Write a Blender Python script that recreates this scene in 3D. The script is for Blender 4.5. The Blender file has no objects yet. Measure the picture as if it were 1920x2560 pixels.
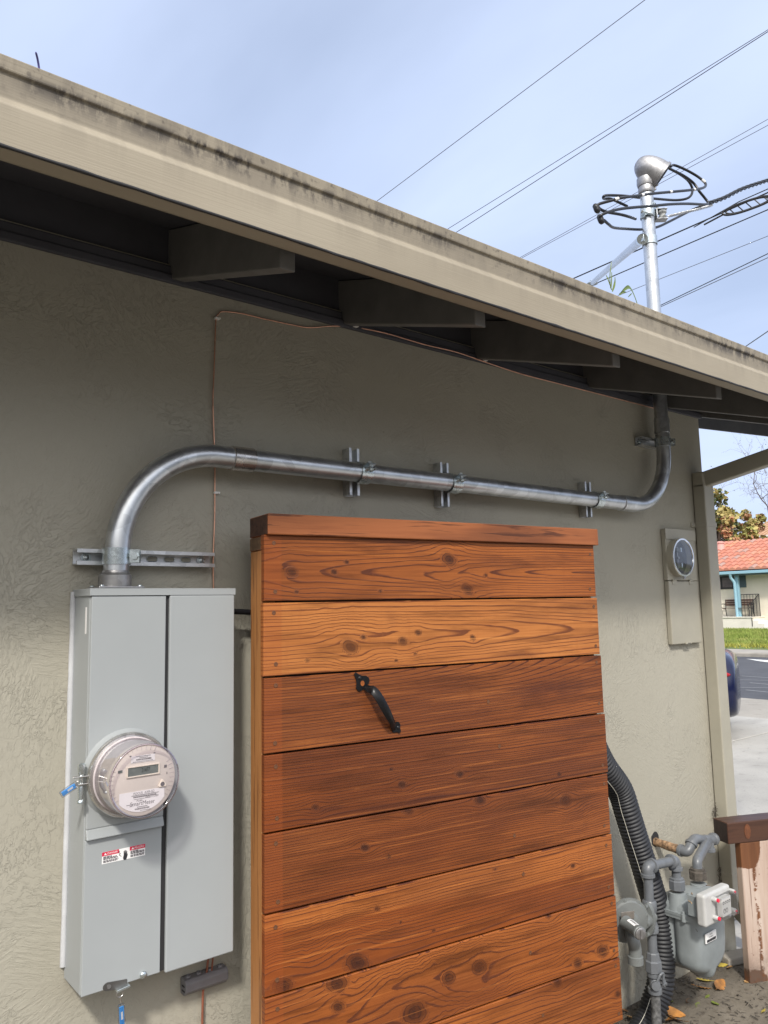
import bpy, math, random
import numpy as np
from mathutils import Vector, Matrix, noise as mnoise
random.seed(7)
R = math.radians
S = bpy.context.scene
COL = S.collection

# ------------------------------------------------------------------ camera
YAW, PITCH, ROLL, FOC, DIST = R(38.87), R(7.05), R(-1.20), 1950.0, 1.95
_f = Vector((math.sin(YAW)*math.cos(PITCH), math.cos(YAW)*math.cos(PITCH), math.sin(PITCH)))
_r0 = Vector((math.cos(YAW), -math.sin(YAW), 0)); _u0 = _r0.cross(_f)
_r = math.cos(ROLL)*_r0 + math.sin(ROLL)*_u0
_u = -math.sin(ROLL)*_r0 + math.cos(ROLL)*_u0
CAM = Vector((0, -DIST, 0))
cd = bpy.data.cameras.new('camera'); cam = bpy.data.objects.new('camera', cd); COL.objects.link(cam)
cd.sensor_fit = 'HORIZONTAL'; cd.sensor_width = 36; cd.lens = FOC/1920*36
cd.clip_start = 0.05; cd.clip_end = 2000
mw = Matrix((_r, _u, -_f)).transposed().to_4x4(); mw.translation = CAM
cam.matrix_world = mw
S.camera = cam

# ------------------------------------------------------------------ light
SUN_DIR = Vector((.785, 1.0, -1.2)).normalized()      # the way the light travels
sl = bpy.data.lights.new('sun', 'SUN'); sl.energy = 2.6; sl.angle = R(5); sl.color = (1, .95, .87)
so = bpy.data.objects.new('sun', sl); COL.objects.link(so)
so.rotation_euler = SUN_DIR.to_track_quat('-Z', 'Y').to_euler(); so.location = (-6, -8, 12)

S.view_settings.view_transform = 'Standard'; S.view_settings.look = 'None'
S.view_settings.exposure = 0.44; S.view_settings.gamma = 1
try:
    S.cycles.use_denoising = True; S.cycles.denoiser = 'OPENIMAGEDENOISE'
    S.cycles.max_bounces = 8; S.cycles.diffuse_bounces = 4; S.cycles.transparent_max_bounces = 12
    S.cycles.sample_clamp_indirect = 8
except Exception: pass

W_ = bpy.data.worlds.new('World'); S.world = W_; W_.use_nodes = True
def world_nodes():
    nt = W_.node_tree; nt.nodes.clear(); L = nt.links.new
    out = nt.nodes.new('ShaderNodeOutputWorld'); bg = nt.nodes.new('ShaderNodeBackground')
    sky = nt.nodes.new('ShaderNodeTexSky'); sky.sky_type = 'NISHITA'; sky.sun_disc = False
    sky.sun_elevation = R(43.4); sky.sun_rotation = R(218.1); sky.air_density = 1; sky.dust_density = 2.0; sky.ozone_density = 1.2
    tc = nt.nodes.new('ShaderNodeTexCoord')
    sep = nt.nodes.new('ShaderNodeSeparateXYZ'); L(tc.outputs['Generated'], sep.inputs[0])
    def m(op, a, b=None):
        n = nt.nodes.new('ShaderNodeMath'); n.operation = op
        for i, v in ((0, a), (1, b)):
            if v is None: continue
            if isinstance(v, (int, float)): n.inputs[i].default_value = v
            else: L(v, n.inputs[i])
        return n.outputs[0]
    dz = m('ADD', m('MAXIMUM', sep.outputs[2], 0.0), 0.22)
    cb = nt.nodes.new('ShaderNodeCombineXYZ')
    L(m('DIVIDE', sep.outputs[0], dz), cb.inputs[0]); L(m('DIVIDE', sep.outputs[1], dz), cb.inputs[1])
    mp = nt.nodes.new('ShaderNodeMapping'); mp.inputs['Rotation'].default_value = (0, 0, R(35)); mp.inputs['Scale'].default_value = (1.0, .55, 1)
    mp.inputs['Location'].default_value = (.4, 1.3, 0)
    L(cb.outputs[0], mp.inputs[0])
    nz = nt.nodes.new('ShaderNodeTexNoise'); nz.inputs['Scale'].default_value = 1.5; nz.inputs['Detail'].default_value = 5; nz.inputs['Roughness'].default_value = .5; nz.inputs['Distortion'].default_value = .35
    L(mp.outputs[0], nz.inputs['Vector'])
    rp = nt.nodes.new('ShaderNodeValToRGB'); rp.color_ramp.elements[0].position = .30; rp.color_ramp.elements[1].position = .70
    rp.color_ramp.elements[0].color = (.46,)*3+(1,); rp.color_ramp.elements[1].color = (.88,)*3+(1,)
    L(nz.outputs['Fac'], rp.inputs[0])
    # thin haze: more white cloud near the horizon
    hz = m('POWER', m('SUBTRACT', 1.0, m('MAXIMUM', sep.outputs[2], 0.0)), 3.0)
    cov = m('MINIMUM', m('ADD', rp.outputs[0], m('MULTIPLY', hz, .35)), 1.0)
    # bright cloud round the veiled sun
    vd = nt.nodes.new('ShaderNodeVectorMath'); vd.operation = 'DOT_PRODUCT'
    L(tc.outputs['Generated'], vd.inputs[0]); vd.inputs[1].default_value = -SUN_DIR
    glow = m('POWER', m('MAXIMUM', m('MULTIPLY', m('ADD', vd.outputs['Value'], 1.0), .5), 0.0), 5.0)
    cs = nt.nodes.new('ShaderNodeMix'); cs.data_type = 'RGBA'
    L(glow, cs.inputs[0]); cs.inputs[6].default_value = (5.5, 6.5, 8.8, 1); cs.inputs[7].default_value = (24, 23.4, 22.2, 1)
    # low sky on the sunny side dimmed, added to darken the wall under the eave
    hd = nt.nodes.new('ShaderNodeVectorMath'); hd.operation = 'DOT_PRODUCT'; L(tc.outputs['Generated'], hd.inputs[0]); hd.inputs[1].default_value = (-.617, -.787, 0)
    south = m('MINIMUM', m('MAXIMUM', m('MULTIPLY', m('ADD', hd.outputs['Value'], .25), 1.6), 0.0), 1.0)
    lw_ = nt.nodes.new('ShaderNodeMapRange'); lw_.interpolation_type = 'SMOOTHSTEP'; L(sep.outputs[2], lw_.inputs[0]); lw_.inputs[1].default_value = .03; lw_.inputs[2].default_value = .36
    low = m('SUBTRACT', 1.0, lw_.outputs[0])
    dim = m('SUBTRACT', 1.0, m('MULTIPLY', m('MULTIPLY', south, low), .95))
    mx = nt.nodes.new('ShaderNodeMix'); mx.data_type = 'RGBA'
    L(cov, mx.inputs[0]); L(sky.outputs[0], mx.inputs[6]); L(cs.outputs[2], mx.inputs[7])
    L(mx.outputs[2], bg.inputs[0]); L(m('MULTIPLY', dim, .1), bg.inputs[1])
    L(bg.outputs[0], out.inputs[0])
world_nodes()

# ------------------------------------------------------------------ pixel of the photograph -> point on the plane y = Y (or x = X, z = Z)
def ray(px, py): return _r*((px-960)/FOC) - _u*((py-1280)/FOC) + _f
def W(px, py, Y=0.0):
    d = ray(px, py); return CAM + d*((Y-CAM.y)/d.y)
def WX(px, py, X):
    d = ray(px, py); return CAM + d*(X/d.x)
def WZ(px, py, Z):
    d = ray(px, py); return CAM + d*(Z/d.z)
def WP(px, py, o, n):
    d = ray(px, py); return CAM + d*((o-CAM).dot(n)/d.dot(n))
def WD(px, py, t):
    return CAM + ray(px, py).normalized()*t

# ------------------------------------------------------------------ mesh building
def basis(ax):
    ax = Vector(ax).normalized()
    t = Vector((0, 0, 1)) if abs(ax.z) < .95 else Vector((1, 0, 0))
    a = ax.cross(t).normalized(); return a, ax.cross(a).normalized(), ax
class MB:
    def __init__(s): s.v = []; s.f = []
    def add(s, vs, fs):
        k = len(s.v); s.v += [Vector(p) for p in vs]; s.f += [tuple(i+k for i in f) for f in fs]; return s
    def hexa(s, p):     # 8 points: bottom 4 then top 4
        return s.add(p, [(3,2,1,0),(4,5,6,7),(0,1,5,4),(1,2,6,5),(2,3,7,6),(3,0,4,7)])
    def box(s, a, b):
        x0,y0,z0 = a; x1,y1,z1 = b
        return s.hexa([(x0,y0,z0),(x1,y0,z0),(x1,y1,z0),(x0,y1,z0),(x0,y0,z1),(x1,y0,z1),(x1,y1,z1),(x0,y1,z1)])
    def obox(s, c, ex, ey, ez, sx, sy, sz):  # oriented box, half sizes
        c = Vector(c); ex, ey, ez = Vector(ex)*sx, Vector(ey)*sy, Vector(ez)*sz
        return s.hexa([c-ex-ey-ez, c+ex-ey-ez, c+ex+ey-ez, c-ex+ey-ez, c-ex-ey+ez, c+ex-ey+ez, c+ex+ey+ez, c-ex+ey+ez])
    def tube(s, pts, r, seg=16, cap=True):
        pts = [Vector(p) for p in pts]; n = len(pts)
        rs = r if isinstance(r, (list, tuple)) else [r]*n
        T = []
        for i in range(n):
            t = (pts[min(i+1, n-1)]-pts[max(i-1, 0)]); T.append(t.normalized() if t.length > 1e-9 else Vector((0,0,1)))
        a, b, _ = basis(T[0]); k = len(s.v)
        for i in range(n):
            a = (a - T[i]*a.dot(T[i])).normalized(); b = T[i].cross(a)
            for j in range(seg):
                w = 2*math.pi*j/seg; s.v.append(pts[i]+(a*math.cos(w)+b*math.sin(w))*rs[i])
        for i in range(n-1):
            for j in range(seg):
                j2 = (j+1) % seg
                s.f.append((k+i*seg+j, k+i*seg+j2, k+(i+1)*seg+j2, k+(i+1)*seg+j))
        if cap:
            s.f.append(tuple(k+j for j in range(seg))[::-1]); s.f.append(tuple(k+(n-1)*seg+j for j in range(seg)))
        return s
    def lathe(s, prof, o, ax, seg=32, a0=0.0, cap=True):   # prof: (radius, distance along ax)
        o = Vector(o); a, b, c = basis(ax); k = len(s.v); n = len(prof)
        for r, h in prof:
            for j in range(seg):
                w = a0+2*math.pi*j/seg; s.v.append(o+c*h+(a*math.cos(w)+b*math.sin(w))*max(r, 1e-5))
        for i in range(n-1):
            for j in range(seg):
                j2 = (j+1) % seg
                s.f.append((k+i*seg+j, k+(i+1)*seg+j, k+(i+1)*seg+j2, k+i*seg+j2))
        if cap:
            s.f.append(tuple(k+j for j in range(seg))); s.f.append(tuple(k+(n-1)*seg+j for j in range(seg))[::-1])
        return s
    def cyl(s, p0, p1, r, seg=16, r1=None):
        p0, p1 = Vector(p0), Vector(p1)
        return s.lathe([(r, 0), (r if r1 is None else r1, (p1-p0).length)], p0, p1-p0, seg)
    def prism(s, out, d):         # planar outline (3-D points) pushed by vector d
        d = Vector(d); n = len(out); o = [Vector(p) for p in out]
        return s.add(o+[p+d for p in o], [tuple(range(n))[::-1], tuple(range(n, 2*n))]+[(i, (i+1) % n, n+(i+1) % n, n+i) for i in range(n)])
    def ball(s, c, rx, ry=None, rz=None, seg=12, rings=8):
        ry = ry or rx; rz = rz or rx; c = Vector(c); k = len(s.v)
        for i in range(rings+1):
            t = math.pi*i/rings
            for j in range(seg):
                w = 2*math.pi*j/seg; s.v.append(c+Vector((rx*math.sin(t)*math.cos(w), ry*math.sin(t)*math.sin(w), rz*math.cos(t))))
        for i in range(rings):
            for j in range(seg):
                j2 = (j+1) % seg; s.f.append((k+i*seg+j, k+(i+1)*seg+j, k+(i+1)*seg+j2, k+i*seg+j2))
        return s
def arc(c, a, b, r, w0, w1, n=10):
    c, a, b = Vector(c), Vector(a), Vector(b)
    return [c+(a*math.cos(w0+(w1-w0)*i/n)+b*math.sin(w0+(w1-w0)*i/n))*r for i in range(n+1)]
def fillet(pts, r, n=7):          # round the corners of a polyline
    pts = [Vector(p) for p in pts]; out = [pts[0]]
    for i in range(1, len(pts)-1):
        p, a, b = pts[i], (pts[i-1]-pts[i]), (pts[i+1]-pts[i])
        rr = min(r, a.length*.49, b.length*.49); A = p+a.normalized()*rr; B = p+b.normalized()*rr
        for k in range(n+1):
            t = k/n; out.append(A*(1-t)**2+p*2*t*(1-t)+B*t*t)
    out.append(pts[-1]); return out
def smooth(pts, n=6):             # Catmull-Rom
    P = [Vector(p) for p in pts]; P = [P[0]*2-P[1]]+P+[P[-1]*2-P[-2]]; out = []
    for i in range(1, len(P)-2):
        a, b, c, d = P[i-1:i+3]
        for k in range(n):
            t = k/n
            out.append(.5*((2*b)+(c-a)*t+(2*a-5*b+4*c-d)*t*t+(3*b-a-3*c+d)*t**3))
    out.append(P[-2]); return out

def tag(o, label=None, cat=None, group=None, kind=None):
    if label: o['label'] = label
    if cat: o['category'] = cat
    if group: o['group'] = group
    if kind: o['kind'] = kind
    return o
def thing(name, label, cat, loc=(0, 0, 0), group=None, rz=0.0):
    o = bpy.data.objects.new(name, None); COL.objects.link(o); o.empty_display_size = .05
    o.location = loc; o.rotation_euler = (0, 0, rz)
    return tag(o, label, cat, group)
def wmat(o):
    m = Matrix.LocRotScale(o.location, o.rotation_euler, o.scale)
    return m if o.parent is None else wmat(o.parent) @ m
def obj(name, mb, mat, parent=None, bevel=0, sm=None, local=False, label=None, seg=2):
    """one mesh object; world coordinates are turned into the parent's unless local"""
    me = bpy.data.meshes.new(name)
    vs = mb.v
    if parent is not None and not local:
        inv = wmat(parent).inverted(); vs = [inv @ p for p in vs]
    me.from_pydata([tuple(p) for p in vs], [], mb.f); me.update()
    for m in (mat if isinstance(mat, (list, tuple)) else [mat]): me.materials.append(m)
    o = bpy.data.objects.new(name, me); COL.objects.link(o)
    if parent is not None: o.parent = parent
    if sm:
        me.shade_smooth()
        me.set_sharp_from_angle(angle=R(sm))
    if bevel:
        b = o.modifiers.new('bevel', 'BEVEL'); b.width = bevel; b.segments = seg; b.limit_method = 'ANGLE'; b.angle_limit = R(40)
        b.harden_normals = False
    if label: o['label'] = label
    return o
def solo(name, mb, mat, label, cat, base=None, group=None, bevel=0, sm=None, kind=None):
    """a thing that is one mesh, its origin at its base"""
    if base is None:
        n = len(mb.v); base = sum(mb.v, Vector())/n; base.z = min(p.z for p in mb.v)
    base = Vector(base); mb.v = [p-base for p in mb.v]
    o = obj(name, mb, mat, bevel=bevel, sm=sm); o.location = base
    return tag(o, label, cat, group, kind)

_font = {}
def text_mb(txt, x, y, z, size, align='CENTER', sx=1.0, shear=0.0, rot=0.0, mb=None):
    """lettering standing in the plane y = const, read from -y"""
    cu = bpy.data.curves.new('t', 'FONT'); cu.body = txt; cu.size = size; cu.align_x = align; cu.align_y = 'CENTER'; cu.shear = shear
    cu.resolution_u = 3
    o = bpy.data.objects.new('t', cu); COL.objects.link(o)
    dg = bpy.context.evaluated_depsgraph_get(); me = bpy.data.meshes.new_from_object(o.evaluated_get(dg))
    mb = mb or MB(); c, s = math.cos(rot), math.sin(rot)
    vs = [Vector((x+(v.co.x*c*sx-v.co.y*s), y, z+(v.co.x*s*sx+v.co.y*c))) for v in me.vertices]
    mb.add(vs, [tuple(p.vertices) for p in me.polygons])
    bpy.data.objects.remove(o); bpy.data.meshes.remove(me); bpy.data.curves.remove(cu)
    return mb

# ------------------------------------------------------------------ materials
class NB:
    def __init__(s, name):
        s.m = bpy.data.materials.new(name); s.m.use_nodes = True; s.nt = s.m.node_tree
        s.p = s.nt.nodes['Principled BSDF']; s.out = s.nt.nodes['Material Output']
    def new(s, t, **k):
        n = s.nt.nodes.new('ShaderNode'+t)
        for a, b in k.items(): setattr(n, a, b)
        return n
    def L(s, a, b):
        if isinstance(a, (int, float)): b.default_value = a
        elif isinstance(a, (tuple, list)): b.default_value = tuple(a) if len(a) == len(b.default_value) else tuple(a)+(1,)
        else: s.nt.links.new(a, b)
    def pos(s): return s.new('NewGeometry').outputs['Position']
    def oc(s): return s.new('TexCoord').outputs['Object']
    def attr(s, n, out='Fac'): return s.new('Attribute', attribute_name=n).outputs[out]
    def math(s, op, a, b=0.0, c=None, clamp=False):
        n = s.new('Math', operation=op); n.use_clamp = clamp; s.L(a, n.inputs[0]); s.L(b, n.inputs[1])
        if c is not None: s.L(c, n.inputs[2])
        return n.outputs[0]
    def mapv(s, v, scale=(1, 1, 1), rot=(0, 0, 0), loc=(0, 0, 0)):
        n = s.new('Mapping'); s.L(v, n.inputs[0]); n.inputs['Scale'].default_value = scale; n.inputs['Rotation'].default_value = rot; n.inputs['Location'].default_value = loc
        return n.outputs[0]
    def noise(s, v, scale, detail=3, rough=.5, dist=0.0, out='Fac'):
        n = s.new('TexNoise'); s.L(v, n.inputs['Vector']); n.inputs['Scale'].default_value = scale; n.inputs['Detail'].default_value = detail
        n.inputs['Roughness'].default_value = rough; n.inputs['Distortion'].default_value = dist; return n.outputs[out]
    def voro(s, v, scale, feature='F1', out='Distance', rnd=1.0):
        n = s.new('TexVoronoi', feature=feature); s.L(v, n.inputs['Vector']); n.inputs['Scale'].default_value = scale; n.inputs['Randomness'].default_value = rnd; return n.outputs[out]
    def ramp(s, f, stops):
        n = s.new('ValToRGB'); e = n.color_ramp.elements
        while len(e) < len(stops): e.new(.5)
        for i, (p, c) in enumerate(stops):
            e[i].position = p; e[i].color = (c, c, c, 1) if isinstance(c, (int, float)) else tuple(c)+(1,)
        s.L(f, n.inputs[0]); return n.outputs[0]
    def step(s, f, a, b):
        n = s.new('MapRange', interpolation_type='SMOOTHSTEP'); s.L(f, n.inputs[0]); n.inputs[1].default_value = a; n.inputs[2].default_value = b; return n.outputs[0]
    def mix(s, f, a, b, mode='MIX'):
        n = s.new('Mix', data_type='RGBA', blend_type=mode); s.L(f, n.inputs[0]); s.L(a, n.inputs[6]); s.L(b, n.inputs[7]); return n.outputs[2]
    def sep(s, v):
        n = s.new('SeparateXYZ'); s.L(v, n.inputs[0]); return n.outputs
    def bump(s, h, strength=.5, dist=.002, normal=None):
        n = s.new('Bump'); s.L(h, n.inputs['Height']); n.inputs['Strength'].default_value = strength; n.inputs['Distance'].default_value = dist
        if normal is not None: s.L(normal, n.inputs['Normal'])
        return n.outputs[0]
    def set(s, col=None, rough=None, metal=None, spec=None, normal=None, coat=None):
        for v, k in ((col, 'Base Color'), (rough, 'Roughness'), (metal, 'Metallic'), (spec, 'Specular IOR Level'), (normal, 'Normal'), (coat, 'Coat Weight')):
            if v is not None: s.L(v, s.p.inputs[k])
        return s.m
def simple(name, col, rough=.5, metal=0.0, spec=.5, var=.12, scale=25, bump=0.0, bscale=150, rvar=.12):
    b = NB(name); p = b.oc(); n = b.noise(p, scale, 4, .6)
    lo = tuple(c*(1-var) for c in col); hi = tuple(min(1, c*(1+var)) for c in col)
    c = b.ramp(n, [(.3, lo), (.7, hi)])
    r = b.math('ADD', rough-rvar/2, b.math('MULTIPLY', b.noise(p, scale*1.7, 3), rvar))
    nm = b.bump(b.noise(p, bscale, 3), bump, .001) if bump else None
    return b.set(c, r, metal, spec, nm)
M = {}
def stucco():
    b = NB('stucco'); p = b.pos()
    q = b.mapv(p, (1, 1, 1))
    # trowel strokes: each patch has its own direction
    wob = b.noise(q, 3.0, 2, .5, 0, 'Color')
    wp = b.new('VectorMath', operation='MULTIPLY_ADD'); b.L(wob, wp.inputs[0]); wp.inputs[1].default_value = (.5,)*3; b.L(q, wp.inputs[2])
    cell = b.voro(wp.outputs[0], 4.6, 'F1', 'Color'); ang = b.math('MULTIPLY', b.sep(cell)[0], 3.1)
    vr = b.new('VectorRotate', rotation_type='Y_AXIS'); b.L(q, vr.inputs['Vector']); b.L(ang, vr.inputs['Angle'])
    st = b.noise(b.mapv(vr.outputs[0], (16, 1, 120)), 1.0, 3, .55, .5)
    strokes = b.step(st, .40, .62)
    pm = b.step(b.noise(q, 2.6, 2, .5), .43, .60)          # where strokes show
    # torn ridges left by the trowel: short crooked lips all over, denser in patches
    n1 = b.noise(b.mapv(vr.outputs[0], (1, 1, 1.9)), 40, 5, .66, .6)
    rm = b.math('ADD', .26, b.math('MULTIPLY', b.step(b.noise(q, 3.4, 4, .65), .46, .64), .85))
    rid = b.math('SUBTRACT', 1.0, b.step(b.math('ABSOLUTE', b.math('SUBTRACT', n1, .5)), .0, .025))
    ridges = b.math('MULTIPLY', rid, rm)
    flat = b.step(n1, .47, .56)
    lump = b.noise(q, 6, 3, .5)
    fine = b.noise(q, 240, 2, .5)
    h = b.math('ADD', b.math('MULTIPLY', b.math('MULTIPLY', strokes, pm), .17), b.math('MULTIPLY', b.math('MULTIPLY', flat, rm), .33))
    h = b.math('ADD', h, b.math('MULTIPLY', ridges, .14)); h = b.math('ADD', h, b.math('MULTIPLY', lump, 1.1)); h = b.math('ADD', h, b.math('MULTIPLY', fine, .10))
    nrm = b.bump(h, .85, .0039)
    c = b.ramp(b.noise(q, 1.7, 4, .6), [(.3, (.352, .332, .272)), (.7, (.393, .372, .310))])
    crease_shade = b.math('MULTIPLY', ridges, .035)  # relief shade painted into the colour along the creases
    c = b.mix(crease_shade, c, (.17, .15, .115))
    spot = b.step(b.noise(q, 60, 2, .5), .74, .80); c = b.mix(b.math('MULTIPLY', spot, .35), c, (.12, .1, .08))
    z = b.sep(p)[2]                                        # splash dirt near the ground
    dirt = b.math('MULTIPLY', b.math('SUBTRACT', 1.0, b.step(z, -1.55, -1.15)), b.step(b.noise(q, 9, 4, .6), .38, .66))
    c = b.mix(b.math('MULTIPLY', dirt, .55), c, (.14, .12, .09))
    return b.set(c, .72, 0, .3, nrm)
def fascia_paint():
    b = NB('fascia_paint'); p = b.pos(); x, y, z = b.sep(p)[0:3]
    g = b.noise(b.mapv(p, (2.5, 30, 260)), 1, 4, .6)
    st = b.noise(b.mapv(p, (22, 1, 2.2)), 1, 5, .65)                # run-down streaks
    top = b.step(z, .82, .93)
    blot = b.noise(b.mapv(p, (22, 9, 11)), 1, 6, .72)
    c = b.ramp(b.noise(b.mapv(p, (1.2, 1, 4)), 1, 4, .6), [(.3, (.285, .248, .188)), (.7, (.350, .308, .238))])
    c = b.mix(b.math('MULTIPLY', b.math('MULTIPLY', b.step(st, .44, .62), b.step(z, .76, .90)), .55), c, (.19, .165, .13))
    c = b.mix(b.math('MULTIPLY', b.step(z, .842, .850), b.math('SUBTRACT', .55, b.math('MULTIPLY', b.step(z, .889, .893), .40))), c, (.205, .178, .138))
    edge = b.math('MULTIPLY', b.step(z, .855, .888), b.math('SUBTRACT', 1.0, b.step(z, .893, .904)))
    clus = b.step(b.noise(b.mapv(p, (2.6, 1, 1)), 1, 4, .7), .38, .58)
    blot = b.math('ADD', b.math('MULTIPLY', blot, .8), b.math('MULTIPLY', b.noise(b.mapv(p, (60, 9, 9)), 1, 4, .7), .2))
    alg = b.math('MULTIPLY', b.math('MULTIPLY', b.step(blot, .43, .54), b.math('ADD', .10, b.math('MULTIPLY', clus, 1.1))), b.math('ADD', b.math('MULTIPLY', edge, .58), b.math('MULTIPLY', top, .22)))
    c = b.mix(b.math('MINIMUM', alg, 1.0), c, (.035, .03, .03))
    sp = b.step(b.noise(b.mapv(p, (70, 60, 60)), 1, 3), .57, .68)
    c = b.mix(b.math('MULTIPLY', b.math('MULTIPLY', sp, top), .55), c, (.06, .05, .045))
    return b.set(c, .62, 0, .35, b.bump(b.math('ADD', g, b.math('MULTIPLY', blot, .4)), .35, .0015))
def galv(name, col=(.55, .57, .58), rough=.3, spang=30):
    b = NB(name); p = b.oc()
    v = b.voro(b.mapv(p, (1, 1, 1)), spang, 'F1', 'Color'); n = b.noise(p, 18, 5, .65)
    f = b.math('ADD', b.math('MULTIPLY', b.sep(v)[0], .35), b.math('MULTIPLY', n, .65))
    c = b.ramp(f, [(.2, tuple(k*.72 for k in col)), (.75, tuple(min(1, k*1.12) for k in col))])
    sc = b.step(b.noise(b.mapv(p, (8, 8, 8)), 1, 6, .75), .60, .72)
    c = b.mix(b.math('MULTIPLY', sc, .35), c, tuple(k*.5 for k in col))
    r = b.math('ADD', rough-.07, b.math('MULTIPLY', n, .2))
    return b.set(c, r, .9, .5, b.bump(n, .12, .001))
def board_mat(name, early, late, dark, gl=.36):
    b = NB(name); p = b.oc()
    ring, knot, tone, hue = b.attr('ring'), b.attr('knot'), b.attr('tone'), b.attr('hue')
    fr = b.math('FRACT', b.math('ADD', ring, b.math('MULTIPLY', b.noise(b.mapv(p, (6, 1, 60)), 1, 3, .6), .35)))
    grad = b.math('POWER', fr, 2.2)
    line = b.math('MULTIPLY', b.step(b.math('ADD', fr, b.math('MULTIPLY', b.noise(b.mapv(p, (4, 1, 30)), 1, 2), .30)), .84, 1.03), b.math('SUBTRACT', 1.0, b.step(fr, .95, 1.0)))
    fib = b.noise(b.mapv(p, (5, 30, 420)), 1, 4, .65)
    c = b.mix(hue, early, tuple(k*j for k, j in zip(early, (.60, .48, .42))))
    c = b.mix(b.math('MULTIPLY', grad, .30), c, late)
    c = b.mix(b.math('MULTIPLY', line, b.math('ADD', .78, b.math('MULTIPLY', b.noise(b.mapv(p, (3, 1, 25)), 1, 3), .5))), c, dark)
    c = b.mix(b.math('MULTIPLY', b.step(fib, .42, .72), .42), c, late)
    c = b.mix(b.math('MULTIPLY', tone, .80), c, dark)
    c = b.mix(b.math('MULTIPLY', knot, .86), c, (.030, .011, .008))
    strk = b.noise(b.mapv(p, (2.2, 1, 115)), 1, 4, .65, .3)
    c = b.mix(b.math('MULTIPLY', b.step(strk, .50, .70), .62), c, tuple(k*.55 for k in late)); c = b.mix(b.math('MULTIPLY', b.math('SUBTRACT', 1.0, b.step(strk, .30, .46)), .50), c, tuple(min(1, k*j) for k, j in zip(early, (1.35, 1.45, 1.4))))
    saw = b.noise(b.mapv(p, (38, 1, 5)), 1, 3, .6); c = b.mix(b.math('MULTIPLY', b.step(saw, .50, .75), .28), c, late)
    blot = b.noise(b.mapv(p, (2.6, 1, 24)), 1, 5, .62); c = b.mix(b.math('MULTIPLY', b.step(blot, .47, .72), .72), c, tuple(k*.42 for k in late))
    left_strip = b.math('SUBTRACT', 1.0, b.step(b.sep(p)[0], .043, .049)); c = b.mix(b.math('MULTIPLY', left_strip, .26), c, (.30, .072, .018))  # redder strip at the left end of each board
    h = b.math('ADD', b.math('MULTIPLY', line, .6), b.math('MULTIPLY', fib, .5))
    r = b.math('ADD', gl, b.math('MULTIPLY', fib, .18))
    return b.set(c, r, 0, .26, b.bump(h, .40, .0014), .05)
def lumber_mat(name, c0, c1, dark, axis='x', sp=70, gl=.5):
    b = NB(name); p = b.oc()
    sc = {'x': (3, sp, sp), 'z': (sp, sp, 3), 'y': (sp, 3, sp)}[axis]
    n = b.noise(b.mapv(p, sc), 1, 4, .6, .6); m = b.noise(b.mapv(p, tuple(k*.12 if k > 5 else k*.6 for k in sc)), 1, 3)
    c = b.ramp(n, [(.30, c0), (.68, c1)]); c = b.mix(b.math('MULTIPLY', b.step(n, .54, .64), .8), c, dark)
    c = b.mix(b.math('MULTIPLY', b.step(m, .50, .72), .45), c, dark)
    return b.set(c, gl, 0, .4, b.bump(n, .4, .001))
def glass_mat(name, tint, gloss=.10, rough=.05, fres=.55):
    b = NB(name); nt = b.nt
    tr = b.new('BsdfTransparent'); tr.inputs[0].default_value = tuple(tint)+(1,)
    gl = b.new('BsdfGlossy'); gl.inputs['Roughness'].default_value = rough
    lw = b.new('LayerWeight'); lw.inputs[0].default_value = .35
    mx = b.new('MixShader'); f = b.math('ADD', b.math('MULTIPLY', lw.outputs['Fresnel'], fres), gloss*.4)
    b.L(f, mx.inputs[0]); b.L(tr.outputs[0], mx.inputs[1]); b.L(gl.outputs[0], mx.inputs[2]); b.L(mx.outputs[0], b.out.inputs[0])
    return b.m

M['stucco'] = stucco(); M['fascia'] = fascia_paint()
M['trim'] = simple('painted_trim', (.33, .295, .235), .6, bump=.3, var=.14, scale=9)
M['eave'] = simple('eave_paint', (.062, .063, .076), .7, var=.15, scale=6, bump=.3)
M['rafter'] = simple('rafter_paint', (.150, .146, .140), .62, bump=.3, var=.16, scale=9)
M['roofing'] = simple('roofing', (.12, .11, .1), .9, bump=.8, bscale=300)
M['galv'] = galv('galvanized_conduit', (.62, .64, .66), .30)
M['strut'] = galv('zinc_strut', (.66, .67, .68), .40, 60)
M['zinc'] = galv('bright_zinc', (.62, .68, .70), .24, 80)
M['castal'] = galv('cast_aluminium', (.40, .395, .40), .42, 90)
M['steel'] = galv('stainless', (.60, .58, .56), .22, 50)
M['panel'] = simple('grey_enamel', (.330, .350, .358), .42, spec=.45, var=.03, scale=4, bump=.04, bscale=400)
M['dark'] = simple('dark_gap', (.02, .02, .022), .6)
M['white'] = simple('white_label', (.80, .79, .78), .4, var=.03)
M['plasticwhite'] = simple('white_plastic', (.75, .74, .72), .35, var=.05)
M['red'] = simple('label_red', (.60, .015, .06), .4, var=.04)
M['ink'] = simple('label_ink', (.025, .025, .03), .5, var=.02)
M['inkgrey'] = simple('label_grey_ink', (.16, .15, .16), .5, var=.02)
M['beige'] = simple('meter_face', (.66, .61, .545), .45, var=.03)
M['beigehi'] = simple('meter_face_frame', (.80, .73, .62), .4, var=.03)
M['lilac'] = simple('meter_body_plastic', (.52, .47, .48), .5, var=.16, scale=30)
M['lcd'] = simple('lcd_glass', (.15, .175, .165), .25, var=.15, scale=40)
M['lcdink'] = simple('lcd_digits', (.012, .016, .02), .4)
M['glass'] = glass_mat('meter_glass', (.90, .875, .90))
M['clear'] = glass_mat('clear_plastic', (.93, .93, .93))
M['blue'] = simple('blue_tag', (.05, .30, .75), .35, var=.1)
M['copper'] = galv('copper', (.80, .46, .33), .40, 40)
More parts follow.
